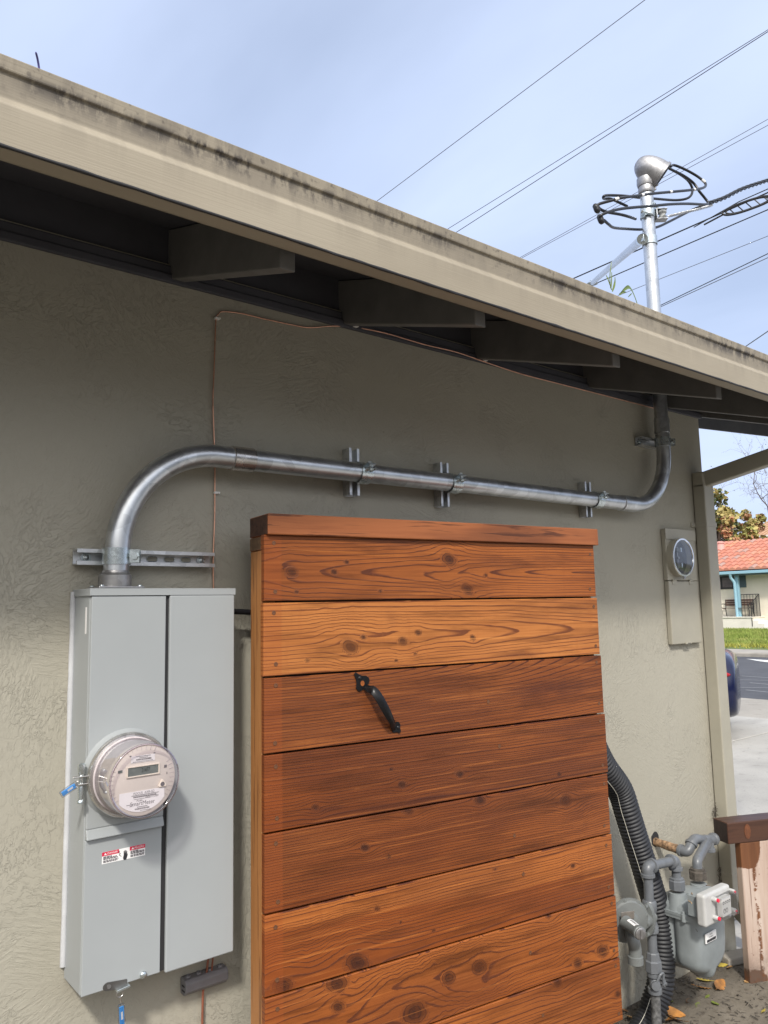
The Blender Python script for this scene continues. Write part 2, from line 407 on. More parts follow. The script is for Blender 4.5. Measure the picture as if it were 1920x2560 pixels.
M['copperdull'] = simple('copper_wire_brown', (.24, .085, .05), .45, var=.2)
M['bridge'] = simple('grey_plastic_block', (.17, .165, .175), .5, var=.08)
M['blackplastic'] = simple('black_plastic', (.012, .012, .014), .33, var=.2)
M['blackmetal'] = simple('black_lacquer', (.006, .006, .007), .34, spec=.3, var=.2)
M['hose'] = simple('black_hose', (.018, .019, .023), .55, var=.25, scale=12, bump=.15)
M['hoseline'] = simple('hose_stripe', (.62, .60, .52), .6)
M['pipegrey'] = simple('pipe_grey_paint', (.130, .139, .152), .36, var=.13, scale=22, bump=.12)
M['metergrey'] = simple('meter_grey_paint', (.22, .243, .25), .42, var=.13, scale=11, bump=.1)
M['reggrey'] = simple('regulator_grey_paint', (.155, .165, .162), .42, var=.12, scale=20, bump=.1)
M['rust'] = simple('rusty_pipe', (.24, .15, .085), .85, var=.85, scale=70, bump=.9, bscale=90)
M['wornpipe'] = simple('worn_pipe', (.10, .10, .10), .75, var=.75, scale=60, bump=1.0, bscale=110)
M['grime'] = simple('grime', (.07, .06, .05), .9, var=.5, scale=70, bump=.7)
M['box'] = simple('old_box_paint', (.345, .325, .265), .5, var=.07, scale=7, bump=.1)
M['redcap'] = simple('red_plug', (.75, .02, .06), .35)
M['indexwhite'] = simple('index_white', (.44, .44, .43), .4, var=.06)
M['gatecap'] = lumber_mat('cap_wood', (.25, .078, .026), (.37, .125, .042), (.05, .015, .008), 'x', 62, .5)
M['gatepost'] = lumber_mat('post_wood', (.36, .155, .05), (.46, .21, .075), (.11, .038, .014), 'z', 90, .5)
M['endgrain'] = simple('end_grain', (.075, .033, .02), .6, var=.45, scale=70, bump=.5)
M['beam'] = lumber_mat('dark_beam', (.050, .022, .014), (.085, .038, .022), (.02, .009, .007), 'x', 70, .45)
M['screw'] = simple('deck_screw', (.16, .07, .035), .45, .3, var=.2)

# ------------------------------------------------------------------ ground, driveway, road
def concrete(name, col, joints=False, rough=.8, sc=1.0):
    b = NB(name); p = b.pos()
    n = b.noise(p, .9*sc, 5, .6); f = b.noise(p, 60*sc, 4, .7); s = b.noise(b.mapv(p, (.5, 1.3, 1)), .8, 4, .6, .4)
    c = b.ramp(n, [(.3, tuple(k*.82 for k in col)), (.7, tuple(k*1.1 for k in col))])
    c = b.mix(b.math('MULTIPLY', b.step(f, .50, .72), .35), c, tuple(k*.45 for k in col))
    c = b.mix(b.math('MULTIPLY', b.step(s, .50, .70), .5), c, tuple(k*.5 for k in col)); c = b.mix(b.math('MULTIPLY', b.step(b.noise(p, 7*sc, 5, .7), .58, .66), .35), c, tuple(k*.4 for k in col))
    return b.set(c, rough, 0, .3, b.bump(f, .4, .004))
M['concrete'] = concrete('driveway_concrete', (.42, .405, .375))
M['aggregate'] = concrete('aggregate_concrete', (.36, .335, .295), sc=.8)
M['asphalt'] = concrete('asphalt', (.085, .088, .098), sc=1.0)
M['earth'] = simple('earth', (.06, .056, .042), .95, var=.3, scale=1.5, bump=.5, bscale=20)
def dirt_mat():
    b = NB('dusty_dirt'); p = b.pos()
    n = b.noise(p, 5, 6, .65); f = b.noise(p, 90, 4, .7); g = b.noise(p, 24, 5, .7)
    c = b.ramp(n, [(.28, (.10, .085, .065)), (.70, (.20, .175, .14))])
    c = b.mix(b.math('MULTIPLY', b.step(g, .54, .66), .6), c, (.055, .042, .032))
    c = b.mix(b.math('MULTIPLY', b.step(f, .66, .72), .7), c, (.42, .39, .33))
    big = b.noise(p, 1.6, 4, .6); c = b.mix(b.math('MULTIPLY', b.step(big, .5, .66), .45), c, (.30, .27, .22))
    near_wall = b.step(b.sep(p)[1], -.30, -.02)  # ground colour gets darker towards the wall
    c = b.mix(b.math('MULTIPLY', near_wall, .45), c, (.05, .043, .036))
    return b.set(c, .9, 0, .25, b.bump(b.math('ADD', g, b.math('MULTIPLY', f, .6)), .8, .008))
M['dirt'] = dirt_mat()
M['lawnsoil'] = simple('lawn_soil', (.10, .13, .03), .95, var=.35, scale=1.2)
GZ = -1.55
def sheet(name, x0, y0, x1, y1, z, mat, thick=0.0, nx=1, ny=1, bumpy=0.0):
    m = MB(); vs = []
    for j in range(ny+1):
        for i in range(nx+1):
            x = x0+(x1-x0)*i/nx; y = y0+(y1-y0)*j/ny
            vs.append((x, y, z+bumpy*(mnoise.noise(Vector((x*3, y*3, 0)))+.5*mnoise.noise(Vector((x*9, y*9, 3))))))
    m.add(vs, [(j*(nx+1)+i, j*(nx+1)+i+1, (j+1)*(nx+1)+i+1, (j+1)*(nx+1)+i) for j in range(ny) for i in range(nx)])
    o = obj(name, m, mat, sm=60 if bumpy else None); tag(o, kind='structure'); return o
sheet('ground', -600, -600, 600, 600, -1.66, M['earth'])
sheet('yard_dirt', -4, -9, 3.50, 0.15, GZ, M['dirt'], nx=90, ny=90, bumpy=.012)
# driveway slabs with open joints
dm = MB()
xs = [3.43, 5.82, 8.50, 10.75]; ys = [-11, -8.2, -5.4, -2.6, .2, 2.72, 5.5, 8.3, 11, 14]
for i in range(3):
    for j in range(len(ys)-1):
        if xs[i] < 5 and ys[j] >= .2 and ys[j] < 2.5: pass
        dm.box((xs[i]+.011, ys[j]+.011, -1.70), (xs[i+1]-.011, ys[j+1]-.011, -1.585+.004*((i+j) % 2)))
o = obj('driveway', dm, M['concrete'], bevel=.008); tag(o, kind='structure')
sheet('driveway_joint_soil', 3.4, -11, 10.76, 14, -1.64, simple('joint_soil', (.03, .028, .022), .95))
am = MB(); am.box((10.765, -14, -1.72), (12.95, 18, -1.60)); o = obj('pavement', am, M['aggregate'], bevel=.03); tag(o, kind='structure')
rm = MB(); rm.add([(12.95, -120, -1.64), (23.0, -120, -1.64), (23.0, 140, -1.64), (12.95, 140, -1.64)], [(0, 1, 2, 3)])
o = obj('road', rm, M['asphalt']); tag(o, kind='structure')
pm = MB()
a, b_ = WZ(1866, 1647, -1.635), WZ(1990, 1655, -1.635); c_, d_ = WZ(1990, 1664, -1.635), WZ(1900, 1653, -1.635)
pm.add([a, b_, c_, d_], [(3, 2, 1, 0)]); o = obj('road_marking', pm, simple('road_paint', (.72, .72, .70), .6, var=.2, scale=9)); tag(o, kind='structure')
# patches of sealed cracks on the asphalt
sm_ = MB()
rr = random.Random(3)
for k in range(5):
    p0 = WZ(1850+rr.uniform(-6, 30), 1690+k*9, -1.638); pts = [p0+Vector((rr.uniform(-.15, .15), -.5*i, .002)) for i in range(7)]
    for i in range(6):
        q = pts[i], pts[i+1]; w = Vector((.05, 0, 0)); sm_.add([q[0]-w, q[1]-w, q[1]+w, q[0]+w], [(0, 1, 2, 3)])
o = obj('road_patch', sm_, simple('seal_strip', (.17, .175, .185), .7, var=.3)); tag(o, kind='structure')
km = MB(); km.box((23.0, -120, -1.75), (24.6, 140, -1.52)); o = obj('kerb', km, M['aggregate'], bevel=.04); tag(o, kind='structure')
lw = MB()
lw.add([(24.6, -60, -1.53), (39.0, -60, -1.40), (39.0, 80, -1.40), (24.6, 80, -1.53)], [(0, 1, 2, 3)])
o = obj('lawn', lw, M['lawnsoil']); tag(o, kind='structure')

# ------------------------------------------------------------------ the house: wall, eave, rafters
XC = 3.585
house = thing('stucco_house', 'taupe stucco house with open eave and stained fascia filling the frame', 'house', (1.5, .1, GZ))
wl = MB()
# front wall with a slightly rounded, hand-floated corner at the right
prof = [(-1.8, 0.0)]
for i in range(9):
    w = R(-90+90*i/8); prof.append((XC-.02+.02*math.cos(w), .02+.02*math.sin(w)))
prof += [(XC, 5.0), (XC-.2, 5.0), (XC-.2, .2), (-1.8, .2)]
zs = [-1.75+i*(2.70)/30 for i in range(31)]
vs = []; n = len(prof)
for zz in zs:
    for i, (x, y) in enumerate(prof):
        dx = .006*mnoise.noise(Vector((0, 0, zz*2.2)))+.003*mnoise.noise(Vector((5, 0, zz*9))) if 1 <= i <= 10 else 0
        vs.append((x+dx, y, zz))
fs = [(k*n+i, k*n+(i+1) % n, (k+1)*n+(i+1) % n, (k+1)*n+i) for k in range(30) for i in range(n)]
fs += [tuple(range(n))[::-1], tuple(30*n+i for i in range(n))]
wl.add(vs, fs); obj('wall', wl, M['stucco'], house, sm=50)
SL = .312                                             # roof slope
def rz_(y): return .908+SL*y                          # underside of a rafter
RD = .147                                             # rafter depth measured plumb
dk = MB(); X0, X1 = -1.9, 4.55
def slopebox(m, x0, x1, y0, y1, zo, t):
    m.hexa([(x0, y0, rz_(y0)+zo), (x1, y0, rz_(y0)+zo), (x1, y1, rz_(y1)+zo), (x0, y1, rz_(y1)+zo),
            (x0, y0, rz_(y0)+zo+t), (x1, y0, rz_(y0)+zo+t), (x1, y1, rz_(y1)+zo+t), (x0, y1, rz_(y1)+zo+t)])
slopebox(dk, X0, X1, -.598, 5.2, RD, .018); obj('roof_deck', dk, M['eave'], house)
rf = MB(); slopebox(rf, X0, X1+.02, -.60, 5.3, RD+.02, .012); obj('roofing', rf, M['roofing'], house)
for i, (x, ye) in enumerate(((-.90, -.58), (-.32, -.58), (.835, -.575), (1.412, -.59), (2.012, -.588), (2.680, -.562), (3.262, -.575), (3.60, -.58), (4.47, -.58))):
    m = MB(); x1 = x+.040; dz = RD-.003
    for pts in ([(ye, rz_(ye)), (1.0, rz_(1.0)), (1.0, rz_(1.0)+dz), (ye, rz_(ye)+dz)],):
        m.prism([(x, y, z) for y, z in pts], (.040, 0, 0))
    obj('rafter', m, M['rafter'], house, bevel=.003)
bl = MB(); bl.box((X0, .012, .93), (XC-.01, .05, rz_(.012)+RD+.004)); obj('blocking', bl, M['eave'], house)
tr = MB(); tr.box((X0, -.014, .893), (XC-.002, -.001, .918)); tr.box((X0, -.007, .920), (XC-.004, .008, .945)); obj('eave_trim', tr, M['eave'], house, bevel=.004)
# fascia: drip edge, upper band, bevelled lip, lower band
FY = -.66
prof = [(-.602, .758), (-.6185, .752), (FY, .752), (FY, .826), (FY+.018, .8465), (FY+.018, .890), (FY+.012, .893), (FY+.010, .918), (-.602, .918)]
m = MB(); m.prism([(X0, y, z) for y, z in prof], (X1-X0, 0, 0)); obj('fascia', m, M['fascia'], house, bevel=.0025)
m = MB()                                              # tar-dark drip bead under the lower edge
pts = [(X0+.05+i*.022, FY-.001+.0015*mnoise.noise(Vector((i*.4, 0, 0))), .7515) for i in range(int((X1-X0-.1)/.022))]
m.tube(pts, [.003+.0022*max(0, mnoise.noise(Vector((i*.33, 2, 0)))) for i in range(len(pts))], 6); obj('drip_bead', m, M['dark'], house, sm=60)

# ------------------------------------------------------------------ conduit
CY, CZ, CR = -.068, .4145, .0302
XV, XM = .683, 3.127
cond = thing('electrical_conduit', 'galvanized steel conduit bending along the wall and rising through the eave to a weatherhead', 'conduit', (XV, CY, .058))
ex, ez = Vector((1, 0, 0)), Vector((0, 0, 1))
RB = .262
m = MB(); pts = [(XV-.004, CY, .095), (XV-.003, CY, .12)]+arc((XV+RB, CY, CZ-RB), -ex, ez, RB, 0, math.pi/2, 24)+[(1.02, CY, CZ)]
m.tube(pts, CR, 32); obj('elbow', m, M['galv'], cond, sm=40)
m = MB(); m.tube([(1.02, CY, CZ), (1.9, CY, CZ+.0015), (2.82, CY, CZ)], CR-.0004, 32); obj('pipe', m, M['galv'], cond, sm=40)
RB2 = .25
m = MB(); m.tube([(2.80, CY, CZ)]+arc((XM-RB2, CY, CZ+RB2), -ez, ex, RB2, 0, math.pi/2, 24)+[(XM, CY, .80)], CR, 32); obj('elbow', m, M['galv'], cond, sm=40)
MT = 1.93
m = MB(); m.tube([(XM, CY, .79), (XM, CY, 1.3), (XM, CY, MT)], CR-.0004, 32); obj('mast', m, M['galv'], cond, sm=40)
for p0, p1, r in (((.985, CY, CZ), (1.052, CY, CZ), .0335), ((2.775, CY, CZ), (2.875, CY, CZ), .0335), ((XM, CY, .752), (XM, CY, .822), .0335)):
    d = (Vector(p1)-Vector(p0)); l = d.length
    m = MB(); m.lathe([(r-.003, 0), (r, .002), (r, l-.002), (r-.003, l)], p0, d, 32); obj('coupling', m, M['steel'] if p0[0] < 1.5 else M['galv'], cond, sm=40)
hub = MB(); hub.lathe([(.038, .062-.06), (.0385, .004), (.0385, .034), (.035, .038)], (XV-.006, CY, .0585), ez, 32)
hub.lathe([(.0325, .034), (.0335, .036), (.0325, .038), (.0335, .040), (.0325, .042), (.031, .046)], (XV-.005, CY, .0585), ez, 32)
hb = obj('hub', hub, M['castal'], cond, sm=40)
m = MB(); m.box((XV-.058, CY-.042, .0605), (XV+.052, CY+.042, .0655)); obj('hub_flange', m, M['castal'], hb, bevel=.002)
for sx in (-1, 1):
    for sy in (-1, 1):
        m = MB(); m.ball((XV-.003+sx*.046, CY+sy*.034, .0665), .006, .006, .004); obj('screw', m, M['zinc'], hb, sm=60)
# weatherhead: a hooded dome whose mouth looks right and down
whd = MB()
TRV = Vector((.76, -.65, 0)).normalized()
mouth = (TRV*.79-ez*.61).normalized(); WC = Vector((XM, CY, MT))+TRV*.060+ez*.050
prof = []
for i in range(11):
    t = R(90*i/10); prof.append((.066*math.sin(t)**.85, -.118*math.cos(t)))
prof += [(.067, .006), (.071, .007), (.071, .015), (.067, .016)]
whd.lathe(prof, WC, mouth, 32, cap=False)
o = obj('weatherhead', whd, M['castal'], cond, sm=50)
sd = o.modifiers.new('shell', 'SOLIDIFY'); sd.thickness = .003; sd.offset = -1
m = MB(); m.lathe([(.0345, 0), (.0365, .004), (.0365, .022), (.034, .034), (.037, .036), (.041, .050), (.040, .075), (.020, .08)], (XM, CY, MT-.040), ez, 28); obj('neck', m, M['castal'], o, sm=40)
m = MB(); m.box((XM+.012, CY-.040, MT-.030), (XM+.022, CY-.030, MT-.004)); m.cyl((XM+.017, CY-.036, MT-.012), (XM+.017, CY-.052, MT-.012), .004, 8); obj('clamp_screw', m, M['steel'], o, bevel=.001)
m = MB(); m.lathe([(.001, 0), (.060, .001), (.060, .004), (.001, .006)], WC-mouth*.006, mouth, 24); obj('cable_insert', m, M['blackplastic'], o, sm=40)

# ------------------------------------------------------------------ strut channels and clamps
def channel(m, p0, p1, up, out, w=.0385, d=.036, t=.003, lip=.009):
    """C-channel from p0 to p1, back on the wall; up = across, out = away from the wall"""
    p0, p1, up, out = Vector(p0), Vector(p1), Vector(up), Vector(out); h = w/2
    sec = [(-h, 0), (h, 0), (h, d), (h-lip, d), (h-lip, d-.007), (h-lip+t, d-.007), (h-lip+t, d-t), (h-t, d-t), (h-t, t), (-h+t, t), (-h+t, d-t), (-h+lip-t, d-t), (-h+lip-t, d-.007), (-h+lip, d-.007), (-h+lip, d), (-h, d)]
    L_ = p1-p0; n = len(sec); vs = [p0+up*a+out*b for a, b in sec]+[p1+up*a+out*b for a, b in sec]
    fs = [(i, (i+1) % n, n+(i+1) % n, n+i) for i in range(n)]
    for quad in ((0, 1, 8, 9), (1, 2, 7, 8), (2, 3, 6, 7), (3, 4, 5, 6), (0, 9, 10, 15), (15, 10, 11, 14), (14, 11, 12, 13)):
        fs.append(quad); fs.append(tuple(n+i for i in quad)[::-1])
    m.add(vs, fs)
OUT = Vector((0, -1, 0))
def screwhead(par, p, r=.009):
    m = MB(); m.lathe([(r*1.7, 0), (r*1.7, .0015), (r, .0016), (r, .004), (r*.6, .0065), (.0005, .0072)], p, OUT, 16); s_ = obj('screw', m, M['zinc'], par, sm=40)
    return s_
def clamp(par, c, axis, seam, w=.040):
    """two half straps round the pipe at c (axis = pipe direction), ears and bolt at the seam side"""
    c, axis, seam = Vector(c), Vector(axis).normalized(), Vector(seam).normalized(); side = axis.cross(seam)
    r = CR+.0012; m = MB(); a, b, d = basis(axis)
    m.lathe([(r, -w/2), (r+.0024, -w/2), (r+.0024, w/2), (r, w/2)], c, axis, 32, cap=False)
    for s in (-1, 1):
        m.obox(c+seam*(r+.011)+side*s*.007, axis, seam, side, w/2*.8, .013, .0013)
    k = obj('pipe_clamp', m, M['zinc'], par, sm=40)
    m = MB(); m.lathe([(.0042, -.016), (.0042, .013)], c+seam*(r+.014), side, 8); m.lathe([(.0078, .0085), (.0078, .0145)], c+seam*(r+.014), side, 6); m.lathe([(.0085, -.0155), (.0085, -.0088)], c+seam*(r+.014), side, 6)
    obj('bolt', m, M['zinc'], k, sm=30)
    return k
p0, p1 = W(187, 1394, -.018), W(530, 1399, -.018); zS = (p0.z+p1.z)/2
SG = 'strut channels holding the conduit'
st = thing('strut_channel', 'long horizontal slotted strut channel just above the grey panel', 'strut channel', ((p0.x+p1.x)/2, 0, zS), SG)
m = MB(); channel(m, (p0.x, -.001, zS), (p1.x, -.001, zS), ez, OUT, d=.034); so_ = obj('channel', m, M['strut'], st, sm=25)
for k, x in enumerate((.795, .842, .888)):           # slots punched through the back: show the wall behind
    m = MB(); pts = arc((x+.008, -.0046, zS), ex, ez, .0062, -math.pi/2, math.pi/2, 8)+arc((x-.008, -.0046, zS), ex, ez, .0062, math.pi/2, 3*math.pi/2, 8)
    m.prism(pts, (0, -.0004, 0)); obj('slot', m, M['box'], so_)
    m = MB(); q = [p+Vector((0, -.0006, 0)) for p in pts]; q.append(q[0]); m.tube(q, .0009, 5); obj('slot_rim', m, M['zinc'], so_, sm=60)
screwhead(st, (p0.x+.030, -.0045, zS), .0075); screwhead(st, (p1.x-.026, -.0045, zS), .0075)
clamp(st, (XV-.003, CY, zS), ez, Vector((.83, -.55, 0)), .040)
for cxp, top, bot, lab in ((886, 1121, 1238, 'short vertical strut channel, leftmost of the three upright ones on the conduit'), (1112, 1157, 1266, 'short vertical strut channel above the middle of the wooden gate'), (1471, 1205, 1292, 'short vertical strut channel beside the right conduit elbow coupling')):
    c = W(cxp, (top+bot)/2, -.036); zt = W(cxp, top, -.036).z; zb = W(cxp, bot, -.036).z
    st = thing('strut_channel', lab, 'strut channel', (c.x, 0, zb), SG)
    m = MB(); channel(m, (c.x, -.001, zb), (c.x, -.001, zt), ex, OUT, d=.036); obj('channel', m, M['strut'], st, sm=25)
    screwhead(st, (c.x, -.0045, zb+.018), .007); screwhead(st, (c.x, -.0045, zt-.020), .007)
    clamp(st, (c.x+.045 if False else c.x+.005, CY, CZ), ex, Vector((0, -.96, .28)), .042)
c = W(1640, 1107, -.03); zc = W(1650, 1104, CY).z
st = thing('strut_channel', 'strut channel in the shade behind the conduit riser under the eave', 'strut channel', (XM-.03, 0, zc), SG)
m = MB(); channel(m, (XM-.115, -.001, zc), (XM+.035, -.001, zc), ez, OUT, d=.036); obj('channel', m, M['strut'], st, sm=25)
screwhead(st, (XM-.09, -.0045, zc), .007); clamp(st, (XM, CY, zc), ez, Vector((.86, -.5, 0)), .040)

# brace from the mast down to the roof
bz = W(1618, 600, CY).z
p_top = Vector((XM-.045, CY+.01, bz)); lo = None
for i in range(200):
    t = .15+i*.01
    cand = CAM + ray(1483, 705)*(1.0)  # line of sight of the point where the fascia hides the brace
    d = ray(1483, 705); q = CAM+d*((t-CAM.y)/d.y)
    if q.x < p_top.x-.3: lo = q; break
dn = Vector((-.42, .62, 0)); # plan direction of the brace: back over the roof
q = None
for i in range(400):
    yy = .02+i*.005; d = ray(1483, 705); q = CAM+d*((yy-CAM.y)/d.y)
    if q.z <= rz_(yy)+RD+.12: break
dirb = (q-p_top); foot = q+dirb.normalized()*.12
br = thing('mast_brace', 'galvanized brace pole leaning from the mast down to the roof', 'brace', foot)
m = MB(); m.tube([p_top, foot], .0205, 20); obj('pole', m, M['galv'], br, sm=40)
m = MB(); m.lathe([(CR+.0012, -.021), (CR+.004, -.021), (CR+.004, .021), (CR+.0012, .021)], (XM, CY, bz), ez, 28, cap=False); m.obox((XM-.042, CY+.005, bz), ex, Vector((0, 1, 0)), ez, .014, .010, .016); obj('band', m, M['zinc'], br, sm=40, bevel=.0015)
m = MB(); dd = dirb.normalized(); m.tube([p_top-dd*.012, p_top+dd*.035], .0245, 16); obj('socket', m, M['zinc'], br, sm=40)
m = MB(); m.lathe([(.05, 0), (.05, .006), (.022, .008), (.022, .03)], foot-Vector((0, 0, .01)), ez, 16); obj('foot_plate', m, M['zinc'], br, sm=40)

# ------------------------------------------------------------------ grey service panel
PY = -.119; PX0, PX1, PZ0, PZ1 = .603, .967, -.822, .060
GX = W(418, 1499, PY).x
pan = thing('service_cabinet', 'tall grey metal electrical service cabinet with a round meter on its left door', 'electrical cabinet', ((PX0+PX1)/2, 0, PZ0))
m = MB(); m.box((PX0, PY+.004, PZ0), (PX1, -.001, PZ1-.014)); obj('cabinet', m, M['panel'], pan, bevel=.0025)
m = MB(); m.box((PX0-.0035, PY-.0075, PZ1-.0165), (PX1+.0035, -.001, PZ1)); m.hexa([(PX0-.0035, -.001, PZ1+.0001), (PX1+.0035, -.001, PZ1+.0001), (PX1+.0035, -.0005, PZ1+.0002), (PX0-.0035, -.0005, PZ1+.0002)]+[(PX0-.0035, -.001, PZ1+.0002), (PX1+.0035, -.001, PZ1+.0002), (PX1+.0035, -.0005, PZ1+.0003), (PX0-.0035, -.0005, PZ1+.0003)])
obj('cap', m, M['panel'], pan, bevel=.0022)
zb0, zb1 = W(209, 2076, PY).z, W(206, 2102, PY).z
m = MB(); m.box((PX0+.0015, PY-.005, zb0), (GX-.0045, PY+.0035, PZ1-.018)); m.hexa([(PX0+.0015, PY-.012, zb1), (GX-.0045, PY-.012, zb1), (GX-.0045, PY+.003, zb1), (PX0+.0015, PY+.003, zb1), (PX0+.0015, PY-.0052, zb0), (GX-.0045, PY-.0052, zb0), (GX-.0045, PY+.003, zb0), (PX0+.0015, PY+.003, zb0)])
du = obj('meter_door', m, M['panel'], pan, bevel=.0022)
m = MB(); m.box((PX0+.001, PY-.001, PZ0-.001), (GX-.006, PY+.0035, zb1-.002)); dl = obj('lower_door', m, M['panel'], pan, bevel=.0018)
m = MB(); m.box((GX+.0045, PY-.007, PZ0-.004), (PX1+.001, PY+.0035, PZ1-.017)); obj('cover', m, M['panel'], pan, bevel=.003)
m = MB(); m.box((GX-.0045, PY+.001, PZ0+.001), (GX+.0045, PY+.0038, PZ1-.018)); obj('gap', m, M['dark'], pan)
# caulk bead against the wall at the left side
m = MB(); m.tube([(PX0-.003, -.004, PZ1-.005-.05*i+.0*i) for i in range(18)], [.007+.0018*mnoise.noise(Vector((i*.7, 0, 0))) for i in range(18)], 8); obj('caulk_bead', m, simple('caulk', (.52, .53, .55), .35, var=.1), pan, sm=60)
# long white strip on the left side
a, b_ = WX(215.5, 1518, PX0-.0005), WX(215.5, 1585, PX0-.0005)
m = MB(); m.box((PX0-.0006, a.y-.004, b_.z), (PX0-.0001, a.y+.005, a.z)); obj('strip_label', m, M['white'], pan)
# latch, screw at the bottom
la, lb = W(257, 2474, PY), W(317, 2447, PY); ll = (lb.x-la.x)
m = MB(); zc0 = la.z+.004; zc1 = W(317, 2458, PY).z
sl_ = (zc1-zc0)/ll
pts = [(la.x+.009, PY-.0015, zc0+.009), (lb.x, PY-.0015, zc1+.010), (lb.x, PY-.0015, zc1-.010), (la.x+.009, PY-.0015, zc0-.009)]+[(la.x+.009+.010*math.cos(R(w)), PY-.0015, zc0+.009*math.sin(R(w))) for w in (-120, -150, 180, 150, 120)]
m.prism(pts, (0, -.0012, 0)); lt = obj('latch', m, simple('latch_metal', (.12, .115, .11), .45, .6, var=.2), dl, bevel=.0006)
m = MB(); m.cyl((la.x+.012, PY-.0025, zc0), (la.x+.012, PY-.0055, zc0), .0045, 12); obj('rivet', m, M['castal'], lt, sm=40)
m = MB(); hx0, hx1 = W(296, 2478, PY-.01).x, W(320, 2466, PY-.01).x; hz = W(308, 2471, PY-.01).z
m.obox(((hx0+hx1)/2, PY-.008, hz), Vector((1, 0, .12)).normalized(), (0, 1, 0), Vector((-.12, 0, 1)).normalized(), (hx1-hx0)/2+.004, .006, .0028); obj('hasp', m, M['zinc'], lt, bevel=.0008)
c = W(357, 2436, PY); m = MB(); m.lathe([(.0080, 0), (.0084, .003), (.006, .0058), (.0005, .0066)], (c.x, PY-.001, c.z), OUT, 20); obj('screw', m, M['zinc'], dl, sm=50)
# warning label
def stick():
    c0, c1, c2, c3 = [W(130+.2411*x, 1780+.2411*y, PY) for x, y in ((515, 1478), (963, 1345), (963, 1462), (515, 1600))]
    x0, x1 = (c0.x+c3.x)/2, (c1.x+c2.x)/2; z1 = (c0.z+c1.z)/2; z0 = (c2.z+c3.z)/2; y = PY-.0012
    s = MB(); s.box((x0, y-.0003, z0), (x1, y, z1)); lab = obj('warning_label', s, M['white'], dl)
    w = x1-x0; h = z1-z0; a, b = x0+w*.385, x0+w*.635; yy = y-.0006
    for u0, u1, word, ux, tx in ((x0, a, 'DANGER', x0+w*.235, x0+w*.075), (b, x1, 'PELIGRO', b+w*.225, b+w*.07)):
        s = MB(); s.box((u0, yy, z1-h*.33), (u1, yy+.0003, z1)); obj('red_band', s, M['red'], lab)
        s = text_mb(word, ux, yy-.0003, z1-h*.165, h*.25, sx=.92); s.add([(tx-.0035, yy-.0003, z1-h*.25), (tx+.0035, yy-.0003, z1-h*.25), (tx, yy-.0003, z1-h*.07)], [(0, 1, 2)])
        obj('white_lettering', s, M['white'], lab)
    g = random.Random(2)
    for u0, u1 in ((x0+w*.03, a-w*.01), (b+w*.02, x1-w*.01)):          # lines of print too small to read
        s = MB()
        for k, zz in enumerate((.42, .52, .62, .76, .86)):
            u = u0; end = u0+(u1-u0)*(.55 if k == 0 else g.uniform(.88, 1))
            while u < end:
                l = g.uniform(.003, .007); s.box((u, yy-.0001, z1-h*zz-.0011), (min(u+l, end), yy+.0003, z1-h*zz+.0011)); u += l+.0012
        obj('print_line', s, M['inkgrey'], lab)
    s = MB(); u = (a+b)/2+w*.015; zc = z0+h*.45                          # hand and jagged arc
    hs_ = .66
    hand = [(-.006, -.011), (-.0035, -.018), (.004, -.018), (.0065, -.010), (.0085, -.002), (.0078, .002), (.006, -.002), (.0065, .010), (.0050, .0105), (.0040, .002), (.0040, .0125), (.0022, .013), (.0016, .002), (.0010, .014), (-.0010, .014), (-.0012, .002), (-.0022, .012), (-.0040, .0115), (-.0040, -.002)]
    s.add([(u+px*hs_*1.15, yy, zc+pz*hs_) for px, pz in hand], [tuple(range(len(hand)))])
    arcp = [(-.0125, .010), (-.0145, .007), (-.0110, .004), (-.0130, .001), (-.0085, -.003)]
    for i in range(4):
        p, q = arcp[i], arcp[i+1]; s.add([(u+p[0]-.0009, yy, zc+p[1]), (u+p[0]+.0009, yy, zc+p[1]), (u+q[0]+.0009, yy, zc+q[1]), (u+q[0]-.0009, yy, zc+q[1])], [(0, 1, 2, 3)])
    for p in ((-.005, -.006), (.0035, -.008)):
        pass
    obj('hand_symbol', s, M['ink'], lab)
stick()

# ------------------------------------------------------------------ round electric meter
MC = Vector((.6915, 0, -.3635))
met = thing('electric_meter', 'round glass-covered electric meter with a digital display on the grey panel', 'electric meter', (MC.x, PY-.005, MC.z-.09))
def mcyl(prof, seg=64): return MB().lathe([(r, h) for r, h in prof], (MC.x, PY-.005, MC.z), OUT, seg)
obj('socket_collar', mcyl([(.100, 0), (.0985, .002), (.0925, .009), (.0915, .017), (.080, .017)]), M['panel'], met, sm=40)
rg = obj('sealing_ring', mcyl([(.084, .013), (.0915, .013), (.0935, .016), (.0935, .027), (.0915, .030), (.0870, .0305), (.084, .029)]), M['steel'], met, sm=40)
MF = PY-.005-.097                                       # plane of the face plate
obj('base_ring', mcyl([(.084, .016), (.0845, .030), (.0815, .033), (.078, .033)]), M['lilac'], met, sm=40)
obj('housing', mcyl([(.0816, .0315), (.0806, .060), (.0785, .0935), (.074, .0945)]), M['lilac'], met, sm=40)
fp = obj('face_plate', mcyl([(.0768, .0935), (.0768, .0962), (.0752, .0972), (.0005, .0972)]), M['beige'], met, sm=40)
gl = mcyl([(.0825, .031), (.0828, .040), (.0805, .100), (.0800, .1120), (.0788, .1150), (.0765, .1160), (.0745, .1150), (.0735, .1135), (.0005, .1130)]); obj('glass_cover', gl, M['glass'], met, sm=40)
obj('cover_rim', MB().lathe([(.0792, .1125), (.0798, .1140), (.0790, .1158), (.0768, .1165), (.0755, .1158), (.0765, .1146)], (MC.x, PY-.005, MC.z), OUT, 64, cap=False), glass_mat('rim_glass', (.72, .66, .72), .3), met, sm=60)
